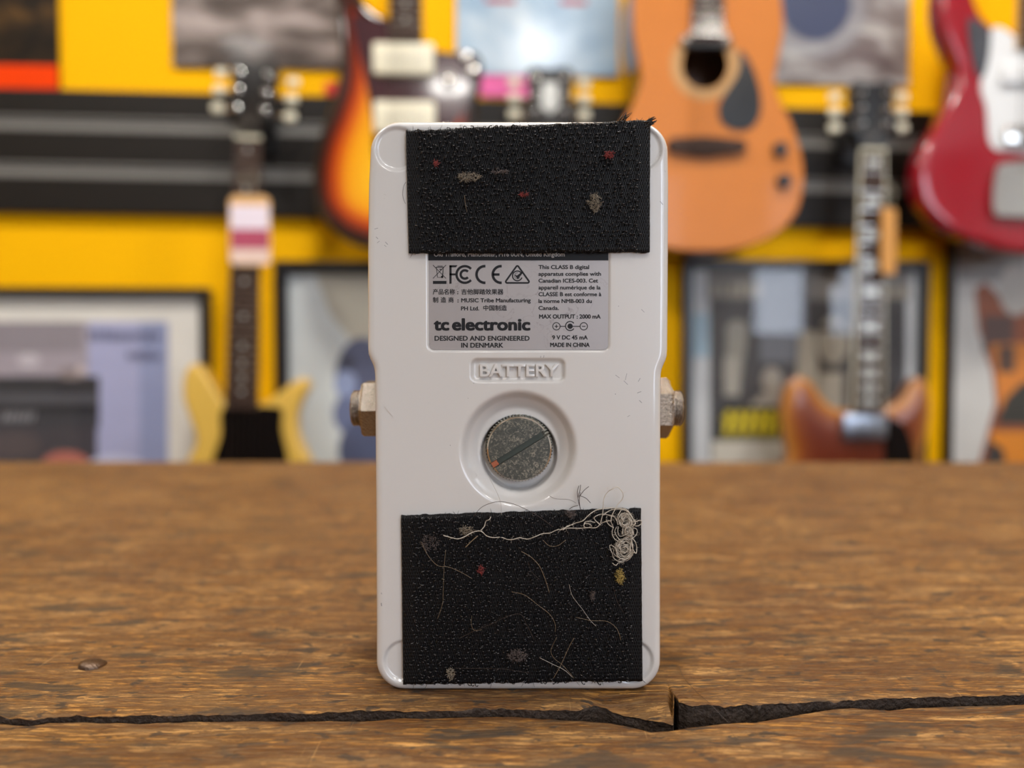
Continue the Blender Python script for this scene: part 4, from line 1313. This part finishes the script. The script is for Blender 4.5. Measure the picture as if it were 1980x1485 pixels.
    for i in range(6):
        o = (i-2.5)/5
        b = MB()
        b.tube([(*(br+per*o*0.052)[[0]], yb-0.006, (br+per*o*0.052)[1]), ((nut+per*o*0.035)[0], yb-0.0045, (nut+per*o*0.035)[1]), (f(.3+.08*i, o*0.03)[0], yb-0.003, f(.3+.08*i, o*0.03)[1])], 0.00022+0.00007*(5-i), 5)
        b.build('string', M['steel'], g.root, True)
    return ax, per, nut

def pickup(g, px0, py0, px1, py1, m, y=-0.012, bev=0.004, name='pickup', poles=None):
    a, c = g.p(px0, py0), g.p(px1, py1)
    b = MB(); b.box(min(a[0], c[0]), max(a[0], c[0]), y, 0.001, min(a[1], c[1]), max(a[1], c[1]), bev=bev)
    o = b.build(name, m, g.root, True, sharp=40)
    if poles:
        zc = (a[1]+c[1])/2; x0, x1 = min(a[0], c[0]), max(a[0], c[0])
        for i in range(6):
            b = MB(); b.lathe([(0.0028, 0.001), (0.0028, -0.0015), (0.0015, -0.002)], (x0+(x1-x0)*(0.2+0.12*i), y, zc), 'y', 12)
            b.build('pole_piece', poles, o, True)
    return o

def plate(g, pts_px, m, y0=-0.0025, y1=0.001, name='pickguard', smooth_n=4):
    q = catmull([g.p(*p) for p in pts_px], smooth_n, True)
    b = MB(); b.prism([tuple(p) for p in q], y0, y1)
    return b.build(name, m, g.root)

def knob(g, px, py, r, h, m, name='knob', y=0.0):
    c = g.p(px, py)
    b = MB(); b.lathe([(r, y+0.001), (r*0.98, y-h*0.7), (r*0.85, y-h), (r*0.3, y-h*1.03)], (c[0], 0, c[1]), 'y', 24)
    return b.build(name, m, g.root, True, sharp=45)

def bridge_bar(g, px0, py0, px1, py1, m, y=-0.012, name='bridge', bev=0.003):
    return pickup(g, px0, py0, px1, py1, m, y, bev, name)

GR_LOW, GR_UP = 'guitars on the lower row', 'guitars on the upper row'
# -- yellow double cutaway, lower left
M['tvyellow'] = mat('pale_yellow_lacquer', (226, 184, 84), 0.28, coat=0.5, var=0.05, scale=20)
g = G('electric_guitar', 0.115, 470, 900, 'pale yellow double cutaway electric guitar with black pickguard at lower left', 'guitar', GR_LOW)
tv_out = [(440, 780), (424, 766), (405, 735), (387, 709), (368, 705), (354, 728), (353, 770), (366, 812), (377, 850), (364, 885), (337, 930), (318, 985), (325, 1050), (375, 1100), (470, 1118), (560, 1102), (618, 1055), (630, 990), (614, 930), (596, 885), (578, 845), (574, 805), (585, 772), (598, 748), (592, 733), (575, 734), (548, 752), (522, 772), (500, 780)]
rounded_body(g, tv_out, 0.04, 0.007, M['tvyellow'], M['tvyellow'])
plate(g, [(430, 792), (470, 786), (530, 786), (546, 795), (545, 830), (556, 880), (562, 930), (540, 970), (400, 975), (400, 940), (415, 880), (428, 840)], M['gloss_black'])
neck_set(g, (482, 272), (469, 790), (468, 968), neckm=M['mahogany'], headm=M['gloss_black'], top_px=(497, 118), inlay='dot')
pickup(g, 422, 905, 516, 940, M['black'], poles=M['chrome']); bridge_bar(g, 418, 962, 518, 978, M['chrome'])
for kx_, ky_ in ((570, 1000), (560, 1045)): knob(g, kx_, ky_, 0.011, 0.014, M['black'])
# -- natural brown double cutaway, lower right
M['brown'] = burst_mat('amber_brown_lacquer', [(0, (188, 130, 66)), (0.010, (172, 108, 44)), (0.022, (134, 66, 20)), (0.045, (108, 42, 12)), (0.1, (100, 38, 12))], 0.3, 0.35)
M['brownside'] = mat('brown_mahogany_side', (150, 92, 44), 0.3, coat=0.5, var=0.12, scale=30)
g = G('electric_guitar', 0.115, 1665, 900, 'brown double cutaway electric guitar with block inlays at lower right', 'guitar', GR_LOW)
br_out = [(1642, 793), (1615, 788), (1592, 767), (1572, 739), (1548, 730), (1527, 752), (1517, 795), (1521, 840), (1528, 885), (1510, 930), (1490, 985), (1500, 1050), (1550, 1100), (1660, 1118), (1770, 1100), (1822, 1050), (1832, 985), (1806, 930), (1788, 885), (1800, 840), (1806, 790), (1801, 750), (1787, 731), (1769, 742), (1753, 770), (1727, 786), (1705, 790)]
rounded_body(g, br_out, 0.042, 0.008, M['brown'], M['brownside'], carve=lambda d: 0.012*np.exp(-d/0.012))
plate(g, [(1712, 822), (1735, 815), (1752, 830), (1768, 880), (1775, 940), (1750, 1000), (1712, 1005)], M['gloss_black'])
neck_set(g, (1684, 296), (1675, 796), (1672, 985), w_nut=0.044, w_end=0.058, neckm=M['mahogany'], headm=M['gloss_black'], top_px=(1684, 160), inlay='block', bind=M['cream'])
M['mirror'] = mat('bright_nickel_cover', (176, 184, 196), 0.32, 1.0, var=0.02)
pickup(g, 1626, 800, 1710, 848, M['mirror'], y=-0.011, poles=M['chrome']); pickup(g, 1626, 925, 1710, 965, M['mirror'], y=-0.011, poles=M['chrome'])
bridge_bar(g, 1620, 980, 1720, 992, M['chrome'])
for kx_, ky_ in ((1770, 1000), (1775, 1050), (1735, 1040)): knob(g, kx_, ky_, 0.012, 0.015, M['black'])
# -- guitar hidden behind the pedal, only its headstock shows
g = G('electric_guitar', 0.115, 1063, 900, 'electric guitar behind the pedal with only its shiny headstock showing', 'guitar', GR_LOW)
sh = [(x+593, y) for x, y in tv_out]
M['wine'] = mat('wine_lacquer', (96, 28, 30), 0.25, coat=0.6)
rounded_body(g, sh, 0.04, 0.007, M['wine'], M['wine'])
neck_set(g, (1063, 272), (1063, 790), (1063, 968), headm=M['gloss_black'], top_px=(1063, 132), inlay='dot')
pickup(g, 1016, 905, 1110, 940, M['black'], poles=M['chrome']); bridge_bar(g, 1012, 962, 1114, 978, M['chrome'])
b = MB(); c = g.p(1063, 185); b.prism([(c[0]-.012, c[1]+.02), (c[0]+.012, c[1]+.02), (c[0]+.016, c[1]-.02), (c[0], c[1]-.035), (c[0]-.016, c[1]-.02)], -0.0075, -0.004); b.build('truss_cover', M['pearl'], g.root)

# -- sunburst offset guitar, upper left
M['burst'] = burst_mat('three_tone_sunburst', [(0, (24, 18, 16)), (0.014, (36, 18, 14)), (0.028, (122, 34, 14)), (0.042, (206, 84, 20)), (0.062, (240, 160, 24)), (0.10, (248, 188, 36))])
M['dark_side'] = mat('dark_brown_lacquer', (34, 24, 22), 0.15, coat=0.8)
M['tort'] = mat('dark_tortoise_plastic', (62, 34, 40), 0.15, coat=0.7, var=0.35, scale=70)
g = G('electric_guitar', 0.15, 785, 300, 'sunburst offset electric guitar with dark tortoise pickguard and white pickups', 'guitar', GR_UP)
sb_out = [(764, 36), (742, 30), (714, 12), (692, -20), (674, -55), (656, -66), (644, -42), (649, 20), (655, 90), (653, 150), (636, 210), (614, 270), (603, 335), (611, 400), (648, 450), (710, 478), (790, 490), (870, 478), (922, 440), (942, 380), (938, 310), (924, 250), (922, 200), (932, 150), (931, 112), (910, 95), (876, 98), (840, 92), (812, 70), (802, 45)]
rounded_body(g, sb_out, 0.044, 0.010, M['burst'], M['dark_side'])
plate(g, [(682, 32), (715, 36), (760, 46), (800, 74), (845, 103), (905, 106), (922, 135), (910, 190), (882, 235), (872, 300), (845, 330), (735, 320), (722, 240), (706, 150), (690, 85)], M['tort'])
neck_set(g, (785, -520), (785, 78), (785, 285), neckm=M['maple'], head='six', headm=M['burst'], top_px=(790, -725), inlay='dot')
pickup(g, 722, 86, 840, 150, M['cream'], poles=M['chrome']); pickup(g, 724, 198, 842, 262, M['cream'], poles=M['chrome'])
bridge_bar(g, 735, 280, 838, 296, M['chrome']); bridge_bar(g, 755, 345, 815, 440, M['chrome'], y=-0.004, name='tailpiece')
for kx_, ky_ in ((899, 112), (913, 140)): knob(g, kx_, ky_, 0.0085, 0.012, M['chrome'])
for kx_, ky_ in ((868, 158), (865, 262), (850, 310)): knob(g, kx_, ky_, 0.0125, 0.013, M['chrome'])
# -- acoustic, upper middle
M['spruce'] = mat('aged_orange_spruce', (200, 120, 46), 0.35, coat=0.12, spec=0.25, var=0.06, scale=25)
M['acside'] = mat('brown_guitar_side', (96, 58, 38), 0.3, coat=0.5)
g = G('acoustic_guitar', 0.17, 1363, 300, 'orange tan acoustic guitar with teardrop pickguard and round soundhole', 'guitar', GR_UP)
ac_out = [(1340, -165), (1290, -150), (1246, -95), (1227, -30), (1224, 50), (1234, 115), (1240, 150), (1228, 195), (1198, 250), (1178, 310), (1172, 375), (1190, 430), (1240, 466), (1300, 482), (1362, 486), (1425, 482), (1490, 460), (1535, 420), (1553, 365), (1551, 305), (1532, 240), (1508, 190), (1499, 150), (1506, 110), (1516, 50), (1508, -30), (1490, -95), (1445, -150), (1398, -165)]
hc = g.p(1363, 126)
M['cavity'] = mat('dark_guitar_inside', (60, 40, 28), 0.8)
rounded_body(g, ac_out, 0.10, 0.004, M['spruce'], M['acside'], hole=(hc, 0.040))
b = MB(); ro, ri = 0.058, 0.0405
ring = [(hc[0]+r_*math.cos(2*PI*i/48), y_, hc[1]+r_*math.sin(2*PI*i/48)) for (r_, y_) in ((ri, 0.0005), (ri, -0.0006), (ro, -0.0006), (ro, 0.0005)) for i in range(48)]
b.add(ring, [(k*48+i, k*48+(i+1) % 48, (k+1)*48+(i+1) % 48, (k+1)*48+i) for k in range(3) for i in range(48)])
M['rosette'] = mat('tan_rosette', (190, 144, 84), 0.35, var=0.3, scale=200)
b.build('rosette', M['rosette'], g.root)
plate(g, [(1428, 100), (1440, 106), (1458, 140), (1470, 185), (1468, 225), (1448, 250), (1418, 252), (1394, 236), (1389, 205), (1402, 180), (1422, 150), (1430, 125)], M['gloss_black'], -0.002, 0.0005)
neck_set(g, (1374, -455), (1366, 80), (1360, 285), w_end=0.056, neckm=M['mahogany'], headm=M['rosewood'], top_px=(1378, -640), inlay='dot', yb=-0.007)
sp_ = pickup(g, 1318, 80, 1410, 98, M['black'], y=-0.010, name='soundhole_pickup', bev=0.004)
for px_ in (1326, 1402):
    c = g.p(px_, 80); b = MB(); b.lathe([(0.010, 0.0), (0.010, -0.007), (0.007, -0.010), (0.003, -0.011)], (c[0], 0, c[1]), 'y', 20)
    b.build('pickup_mount', M['nickel'], sp_, True, sharp=40)
plate(g, [(1292, 272), (1330, 268), (1362, 267), (1400, 270), (1437, 276), (1436, 296), (1400, 300), (1362, 305), (1325, 300), (1292, 294)], M['rosewood'], -0.010, 0.0005, 'bridge')
for i in range(6):
    c = g.p(1328+13.5*i, 291); b = MB(); b.lathe([(0.003, -0.009), (0.0036, -0.0135), (0.002, -0.016)], (c[0], 0, c[1]), 'y', 12); b.build('bridge_pin', M['black'], g.root, True)
knob(g, 1507, 290, 0.0125, 0.012, M['black']); knob(g, 1514, 351, 0.0125, 0.012, M['black'])
# -- red offset guitar, upper right
M['red'] = mat('deep_red_lacquer', (152, 8, 30), 0.15, coat=0.8, var=0.04, scale=12)
g = G('electric_guitar', 0.15, 1985, 300, 'red electric guitar with white pickguard at the right edge', 'guitar', GR_UP)
rd_out = [(1948, 54), (1922, 48), (1898, 22), (1882, -20), (1868, -60), (1845, -75), (1824, -48), (1817, 0), (1823, 50), (1840, 95), (1854, 135), (1846, 180), (1818, 236), (1787, 286), (1775, 337), (1783, 385), (1805, 418), (1840, 446), (1895, 470), (1985, 490), (2080, 475), (2150, 440), (2185, 380), (2180, 300), (2150, 230), (2130, 180), (2140, 120), (2135, 60), (2105, 30), (2070, 40), (2045, 70), (2030, 82)]
rounded_body(g, rd_out, 0.044, 0.011, M['red'], M['red'])
M['smoke'] = mat('smoky_dark_plate', (70, 72, 78), 0.25, coat=0.5, var=0.6, scale=90)
M['wguard'] = mat('white_pickguard', (228, 230, 230), 0.25, coat=0.4, var=0.02)
plate(g, [(1916, 58), (1942, 58), (1990, 90), (2060, 80), (2120, 60), (2128, 130), (2108, 200), (2120, 260), (2060, 300), (1950, 292), (1922, 288), (1910, 265), (1906, 210), (1895, 168), (1908, 110)], M['wguard'])
plate(g, [(1872, 36), (1892, 44), (1912, 60), (1910, 110), (1900, 148), (1886, 140), (1874, 90)], M['smoke'], -0.003, 0.001, 'control_plate')
neck_set(g, (2008, -480), (1992, 98), (1986, 330), neckm=M['maple'], head='six', headm=M['red'], top_px=(2012, -690), inlay='dot', bind=M['maple'])
pickup(g, 1930, 130, 2044, 168, M['wguard'], poles=M['chrome']); pickup(g, 1936, 245, 2040, 282, M['chrome'])
plate(g, [(1918, 330), (1940, 318), (1985, 315), (2040, 320), (2058, 340), (2062, 405), (2040, 420), (1940, 420), (1912, 408)], M['chrome'], -0.012, 0.001, 'tailpiece')
knob(g, 2105, 330, 0.012, 0.014, M['chrome']); knob(g, 2110, 385, 0.012, 0.014, M['chrome'])

# -- hangers
def hanger(nut_px, off, label):
    u, z = on_wall(nut_px[0], nut_px[1], off)
    hg = wall_thing('guitar_hanger', u, 0, z+0.03, label, 'guitar hanger', 'guitar hangers on the wall')
    b = MB(); b.box(-0.022, 0.022, -0.032, -0.0005, -0.035, 0.035, bev=0.003); b.build('wall_bracket', M['black'], hg)
    b = MB(); b.tube([(0, -0.02, 0), (0, -off+0.025, 0)], 0.005, 10); b.build('arm', M['nickel'], hg, True, sharp=40)
    b = MB()
    for s in (-1, 1):
        b.tube([(0, -off+0.026, -0.003), (s*0.02, -off+0.024, -0.003), (s*0.034, -off+0.012, -0.003), (s*0.036, -off-0.014, 0.0)], 0.0065, 10)
    b.build('yoke', M['black'], hg, True, sharp=40)
for p_, of, lb in (((482, 262), .115, 'guitar hanger holding the pale yellow double cutaway guitar'), ((1684, 286), .115, 'guitar hanger holding the brown double cutaway guitar'),
                   ((1063, 262), .115, 'guitar hanger holding the guitar behind the pedal'), ((785, -540), .15, 'guitar hanger holding the sunburst guitar'),
                   ((1374, -475), .17, 'guitar hanger holding the acoustic guitar'), ((2008, -500), .15, 'guitar hanger holding the red guitar')):
    hanger(p_, of, lb)

# ------------------------------------------------------------------ price tags and cards
def card(px0, py0, px1, py1, off, bands, name, label, cat, group=None, rot=0.0, loop=True, th=0.001, bev=0.0):
    u0, z0 = on_wall((px0+px1)/2, (py0+py1)/2, off)
    a, c = on_wall(px0, py0, off), on_wall(px1, py1, off)
    W, H_ = abs(c[0]-a[0]), abs(a[1]-c[1])
    t = wall_thing(name, u0, off, z0, label, cat, group)
    t.rotation_euler = (0, 0, PSI+rot)
    rad = min(W, H_)*0.18
    b = MB(); b.prism(round_poly(-W/2, W/2, -H_/2, H_/2, rad), -th, th)
    b.build('card', mat('tag_card', bands[0][2], 0.6), t)
    for (f0, f1, colr) in bands[1:]:
        b = MB(); b.box(-W/2*0.93, W/2*0.93, -th-0.0003, -th+0.0002, H_/2-H_*f1, H_/2-H_*f0)
        b.build('printed_band', mat('tag_print', colr, 0.6), t)
    if loop:
        b = MB(); b.tube([(-.004, -0.001, H_/2-.006), (-0.012, -0.002, H_/2+0.03), (0, 0.012, H_/2+0.06), (0.012, -0.002, H_/2+0.03), (.004, -0.001, H_/2-.006)], 0.0006, 5)
        b.build('string_loop', M['cream'], t, True)
    return t
card(443, 378, 524, 514, 0.128, [(0, 1, (226, 178, 118)), (0.14, 0.48, (234, 222, 232)), (0.48, 0.76, (176, 72, 98)), (0.76, 0.97, (232, 204, 190))], 'price_tag', 'white and pink price tag on the neck of the pale yellow guitar', 'price tag', 'price tags on guitar necks')
card(1696, 402, 1740, 530, 0.128, [(0, 1, (226, 164, 92))], 'price_tag', 'tan price tag hanging on the neck of the brown guitar', 'price tag', 'price tags on guitar necks', rot=0.5)
card(928, 146, 1030, 188, 0.004, [(0, 1, (236, 104, 168))], 'shelf_card', 'pink card under the pale blue record sleeve', 'card', rot=0, loop=False, th=0.0015)
card(628, 160, 668, 184, 0.004, [(0, 1, (222, 40, 40))], 'shelf_card', 'small red card beside the waist of the sunburst guitar', 'card', loop=False, th=0.0015)

# ------------------------------------------------------------------ record sleeves on the wall
def art_mat(name, stops, sc, loc=(0, 0, 0), detail=4, dist=0.5, rough=0.25, coat=0.5, extra=None, crough=0.08):
    m = bpy.data.materials.new(name); m.use_nodes = True
    nt = m.node_tree; pb = nt.nodes['Principled BSDF']
    tcx = N(nt, 'ShaderNodeTexCoord').outputs['Object']
    nz = mapped_noise(nt, tcx, sc, 1.0, detail, 0.55, loc, dist)
    rp = ramp(nt, [(p, srgb(*c)) for p, c in stops]); nt.links.new(nz, rp.inputs[0])
    c = rp.outputs[0]
    if extra: c = extra(nt, tcx, c)
    nt.links.new(c, pb.inputs['Base Color'])
    pb.inputs['Roughness'].default_value = rough
    pb.inputs['Coat Weight'].default_value = coat
    pb.inputs['Coat Roughness'].default_value = crough
    pb.inputs['Specular IOR Level'].default_value = 0.15
    return m
def sleeve(px_l, px_r, py_b, m, label, marks=(), tiltz=0.0):
    off = 0.008
    u0, zb = on_wall(px_l, py_b, off); u1, _ = on_wall(px_r, py_b, off)
    t = wall_thing('record_sleeve', (u0+u1)/2, 0, zb, label, 'record sleeve', 'record sleeves on the wall')
    W = u1-u0
    b = MB(); b.box(-W/2, W/2, -off, -0.0005, 0, W, bev=0.0015)
    b.build('sleeve', m, t)
    for (x0, x1, z0, z1, mm_, nm, lb) in marks:
        b = MB(); b.box(-W/2+W*x0, -W/2+W*x1, -off-0.0006, -off+0.0003, W*z0, W*z1)
        o = b.build(nm, mm_, t); tag(o, lb)
    return t
dark_art = art_mat('dark_brown_sleeve_art', [(0.35, (26, 20, 14)), (0.55, (46, 34, 20)), (0.7, (92, 66, 32))], (16, 1, 20), rough=0.5, coat=0.0)
M['orange'] = mat('orange_strip', (240, 66, 2), 0.6, spec=0.1)
sleeve(-208, 113, 167, dark_art, 'dark brown record sleeve with an orange lower strip', [(0.0, 1.0, 0.0, 0.145, M['orange'], 'orange_strip', 'orange strip along the lower edge')])
grey_art = art_mat('grey_photo_sleeve_art', [(0.3, (56, 48, 44)), (0.45, (98, 88, 82)), (0.58, (150, 138, 132)), (0.75, (196, 182, 176))], (7, 1, 17), (2, 0, 1.3), rough=0.4, coat=0.15)
sleeve(333, 662, 128, grey_art, 'grey brown photo record sleeve above the pale yellow guitar')
blue_art = art_mat('pale_blue_sleeve_art', [(0.3, (128, 160, 190)), (0.5, (168, 194, 214)), (0.7, (206, 220, 228))], (8, 1, 8), (5, 0, 2), rough=0.3, coat=1.0, crough=0.16)
M['redink'] = mat('red_ink', (176, 40, 50), 0.5)
sleeve(882, 1196, 142, blue_art, 'glossy pale blue record sleeve reflecting the ceiling light', [(0.18, 0.36, 0.43, 0.46, M['redink'], 'red_mark', 'red mark'), (0.64, 0.80, 0.43, 0.46, M['redink'], 'red_mark', 'red mark')])
def circ(nt, tcx, c):
    sp_ = N(nt, 'ShaderNodeSeparateXYZ'); nt.links.new(tcx, sp_.inputs[0])
    dx = math_n(nt, 'ADD', sp_.outputs[0], 0.025); dz_ = math_n(nt, 'ADD', sp_.outputs[2], -0.150)
    rad = math_n(nt, 'SQRT', math_n(nt, 'ADD', math_n(nt, 'MULTIPLY', dx, dx), math_n(nt, 'MULTIPLY', dz_, dz_)))
    rp = ramp(nt, [(0.0, (1, 1, 1)), (0.066, (1, 1, 1)), (0.074, (0, 0, 0)), (1, (0, 0, 0))]); nt.links.new(rad, rp.inputs[0])
    c = mixc(nt, rp.outputs[0], c, srgb(70, 78, 104))
    rp2 = ramp(nt, [(0.066, (0, 0, 0)), (0.074, (1, 1, 1)), (0.094, (1, 1, 1)), (0.106, (0, 0, 0))]); nt.links.new(rad, rp2.inputs[0])
    return mixc(nt, math_n(nt, 'MULTIPLY', rp2.outputs[0], 0.7), c, srgb(150, 150, 154))
swirl_art = art_mat('grey_swirl_sleeve_art', [(0.3, (98, 84, 84)), (0.45, (134, 126, 124)), (0.58, (186, 184, 180)), (0.75, (214, 214, 210))], (8, 1, 12), (1, 0, 7), dist=1.2, rough=0.4, coat=0.15, extra=circ)
sleeve(1440, 1758, 160, swirl_art, 'grey swirl record sleeve with a dark blue disc right of the acoustic guitar')

# ------------------------------------------------------------------ framed pictures
M['frame'] = mat('black_frame', (24, 22, 20), 0.35, var=0.1)
M['mat_board'] = mat('white_mat_board', (232, 228, 218), 0.7, var=0.02)
def art(name, rgb, var=0.08, scale=20): return mat(name, rgb, 0.6, var=var, scale=scale)
def framed(px_l, px_r, py_t, h_m, fw, label, polys, mat_px=0.0, base=(220, 218, 210), cat='framed picture'):
    """frame hung on the wall; polys drawn in photo pixels on the picture sheet, each a colour"""
    off = 0.024
    u0, zt = on_wall(px_l, py_t, off); u1, _ = on_wall(px_r, py_t, off)
    W = u1-u0; zb = zt-h_m
    t = wall_thing('picture_frame', (u0+u1)/2, 0, zb, label, cat, 'framed pictures under the slatwall')
    b = MB()
    b.box(-W/2, -W/2+fw, -off, -0.0005, 0, h_m, bev=0.002); b.box(W/2-fw, W/2, -off, -0.0005, 0, h_m, bev=0.002)
    b.box(-W/2+fw-.001, W/2-fw+.001, -off, -0.0005, 0, fw, bev=0.002); b.box(-W/2+fw-.001, W/2-fw+.001, -off, -0.0005, h_m-fw, h_m, bev=0.002)
    b.build('frame', M['frame'], t)
    b = MB(); mats = [art('picture_sheet', base)]
    b.box(-W/2+fw*0.7, W/2-fw*0.7, -0.008, -0.004, fw*0.7, h_m-fw*0.7)
    cu, cz = (u0+u1)/2, zb
    for k, (pts_, colr) in enumerate(polys):
        q = []
        for (px, py) in pts_:
            u, z = on_wall(px, py, 0.0085)
            u = min(max(u-cu, -W/2+fw*0.75), W/2-fw*0.75); z = min(max(z-cz, fw*0.75), h_m-fw*0.75)
            q.append((u, -0.0082-0.00012*k, z))
        mats.append(art('picture_ink', colr))
        b.add(q, [tuple(range(len(q)))], len(mats)-1)
    b.build('picture', mats, t, recalc=False)
    b = MB(); b.box(-W/2+fw*0.8, W/2-fw*0.8, -0.0165, -0.0145, fw*0.8, h_m-fw*0.8)
    b.build('glass_pane', M['glass'], t)
    return t
def rc4(x0, y0, x1, y1): return [(x0, y0), (x1, y0), (x1, y1), (x0, y1)]
def ell(cx, cy, rx, ry, n=20): return [(cx+rx*math.cos(2*PI*i/n), cy+ry*math.sin(2*PI*i/n)) for i in range(n)]
# left: photograph of an amplifier in a white mount
amp = [(rc4(-260, 622, 325, 1000), (172, 162, 170)), (rc4(170, 622, 325, 1000), (176, 178, 212)), (rc4(270, 622, 325, 1000), (152, 160, 196)), (rc4(-260, 622, 160, 680), (150, 142, 148)),
       (ell(55, 697, 22, 14), (206, 198, 204)), (rc4(-260, 728, 192, 760), (50, 50, 54)), (rc4(-260, 760, 192, 782), (84, 84, 90)), (rc4(-260, 782, 192, 800), (36, 36, 42)), (rc4(-260, 800, 192, 826), (62, 62, 68)), (rc4(-260, 826, 188, 1000), (70, 66, 72)),
       (ell(140, 722, 26, 12), (150, 136, 134)), (ell(158, 716, 10, 9), (214, 198, 196)), (ell(128, 900, 48, 28), (196, 116, 100)), (ell(30, 860, 50, 26), (88, 78, 80)), (ell(225, 905, 60, 26), (206, 208, 232))]
for i in range(10):
    amp.append((rc4(172+14*i, 640+R.uniform(-2, 3), 182+14*i, 655+R.uniform(0, 4)), (104, 108, 136)))
for i in range(5):
    amp.append((rc4(248+13*i, 680+R.uniform(-2, 3), 258+13*i, 694+R.uniform(-2, 2)), (112, 114, 142)))
for i in range(6):
    amp.append(([(4+11*i, 812), (12+11*i, 796+R.uniform(-2, 3)), (15+11*i, 797), (9+11*i, 815)], (170, 168, 172)))
framed(-310, 402, 553, 0.62, 0.017, 'framed amplifier photo in a white mount at far left', amp, base=(234, 230, 220))
# second: pale print with dark curly figure, half hidden by the pedal
fig = [(rc4(560, 528, 760, 1000), (222, 228, 226)), ([(610, 530), (760, 530), (760, 650), (680, 660), (640, 610)], (196, 190, 172)),
       (ell(700, 730, 52, 78), (88, 94, 122)), (ell(690, 800, 46, 46), (112, 122, 156)), (ell(668, 742, 22, 26), (150, 164, 200)), (ell(706, 870, 52, 60), (84, 92, 122)), (ell(672, 700, 16, 12), (62, 66, 84))]
framed(528, 905, 503, 0.70, 0.024, 'framed print of a dark curly haired figure left behind the pedal', fig, base=(226, 230, 228))
# third: monochrome poster with yellow lettering
pos = [(rc4(1336, 520, 1800, 1100), (206, 208, 208)), (rc4(1372, 545, 1752, 890), (74, 72, 72)), (rc4(1368, 520, 1760, 580), (128, 124, 120)), (rc4(1470, 520, 1560, 700), (116, 118, 124)),
       (ell(1425, 640, 22, 22), (148, 144, 134)), ([(1405, 650), (1445, 655), (1438, 700), (1430, 760), (1402, 760), (1402, 700)], (150, 146, 134)), (rc4(1400, 690, 1430, 765), (176, 170, 156)),
       (ell(1490, 790, 40, 24), (176, 168, 152)), (ell(1492, 735, 20, 26), (170, 160, 146)), ([(1440, 860), (1470, 760), (1510, 755), (1520, 800), (1520, 880)], (164, 156, 146)),
       (ell(1610, 660, 30, 46), (176, 168, 152)), ([(1580, 640), (1590, 630), (1625, 628), (1636, 650), (1610, 640)], (52, 50, 52)), ([(1545, 640), (1575, 640), (1585, 760), (1550, 780), (1540, 720)], (186, 176, 156)), (rc4(1584, 720, 1630, 800), (186, 178, 162)),
       (rc4(1712, 600, 1745, 840), (66, 64, 66)), ([(1395, 785), (1520, 785), (1520, 850), (1385, 850)], (52, 52, 40)), (rc4(1376, 852, 1700, 1100), (206, 200, 184)), (rc4(1338, 606, 1370, 690), (166, 192, 206))]  # last strip, pale blue: window reflection in the glass, painted onto the sheet
for i in range(6):
    x = 1398+20*i
    pos.append(([(x+6, 794), (x+18, 794), (x+13, 838), (x, 838)], (222, 198, 30)))
pos += [(rc4(1395, 806, 1510, 812), (206, 184, 28)), (rc4(1393, 843, 1510, 847), (150, 134, 30))]
for i in range(6): pos.append((rc4(1374+17*i, 548, 1386+17*i, 574), (172, 164, 148)))
for i in range(4): pos.append((rc4(1708+12*i, 556, 1716+12*i, 576), (176, 166, 148)))
framed(1324, 1800, 501, 0.70, 0.017, 'framed monochrome poster with yellow lettering behind the brown guitar', pos, base=(214, 216, 216))
# fourth: orange and black poster at the right edge
orp = [(rc4(1852, 480, 2300, 1100), (214, 212, 206)), (rc4(1852, 480, 1985, 545), (150, 148, 146)), ([(1884, 560), (1905, 545), (1960, 600), (1990, 600), (1990, 560), (2300, 560), (2300, 1100), (1880, 1100), (1892, 900), (1925, 780), (1918, 720), (1892, 640)], (150, 82, 50)),
       (ell(1965, 560, 34, 50), (196, 192, 184)), (rc4(1900, 610, 1960, 680), (92, 66, 60)), ([(1915, 665), (2300, 655), (2300, 800), (1932, 790), (1925, 720)], (222, 134, 44)), (rc4(1930, 668, 1962, 720), (92, 66, 52)),
       ([(1925, 820), (1945, 770), (1975, 740), (2300, 730), (2300, 826)], (52, 50, 42)), (rc4(1915, 834, 2300, 1000), (226, 138, 24)), ([(1905, 900), (1912, 850), (1940, 870), (1944, 900)], (56, 50, 46))]
framed(1842, 2280, 458, 0.74, 0.010, 'framed orange and black poster at the right edge under the red guitar', orp, base=(222, 220, 214))
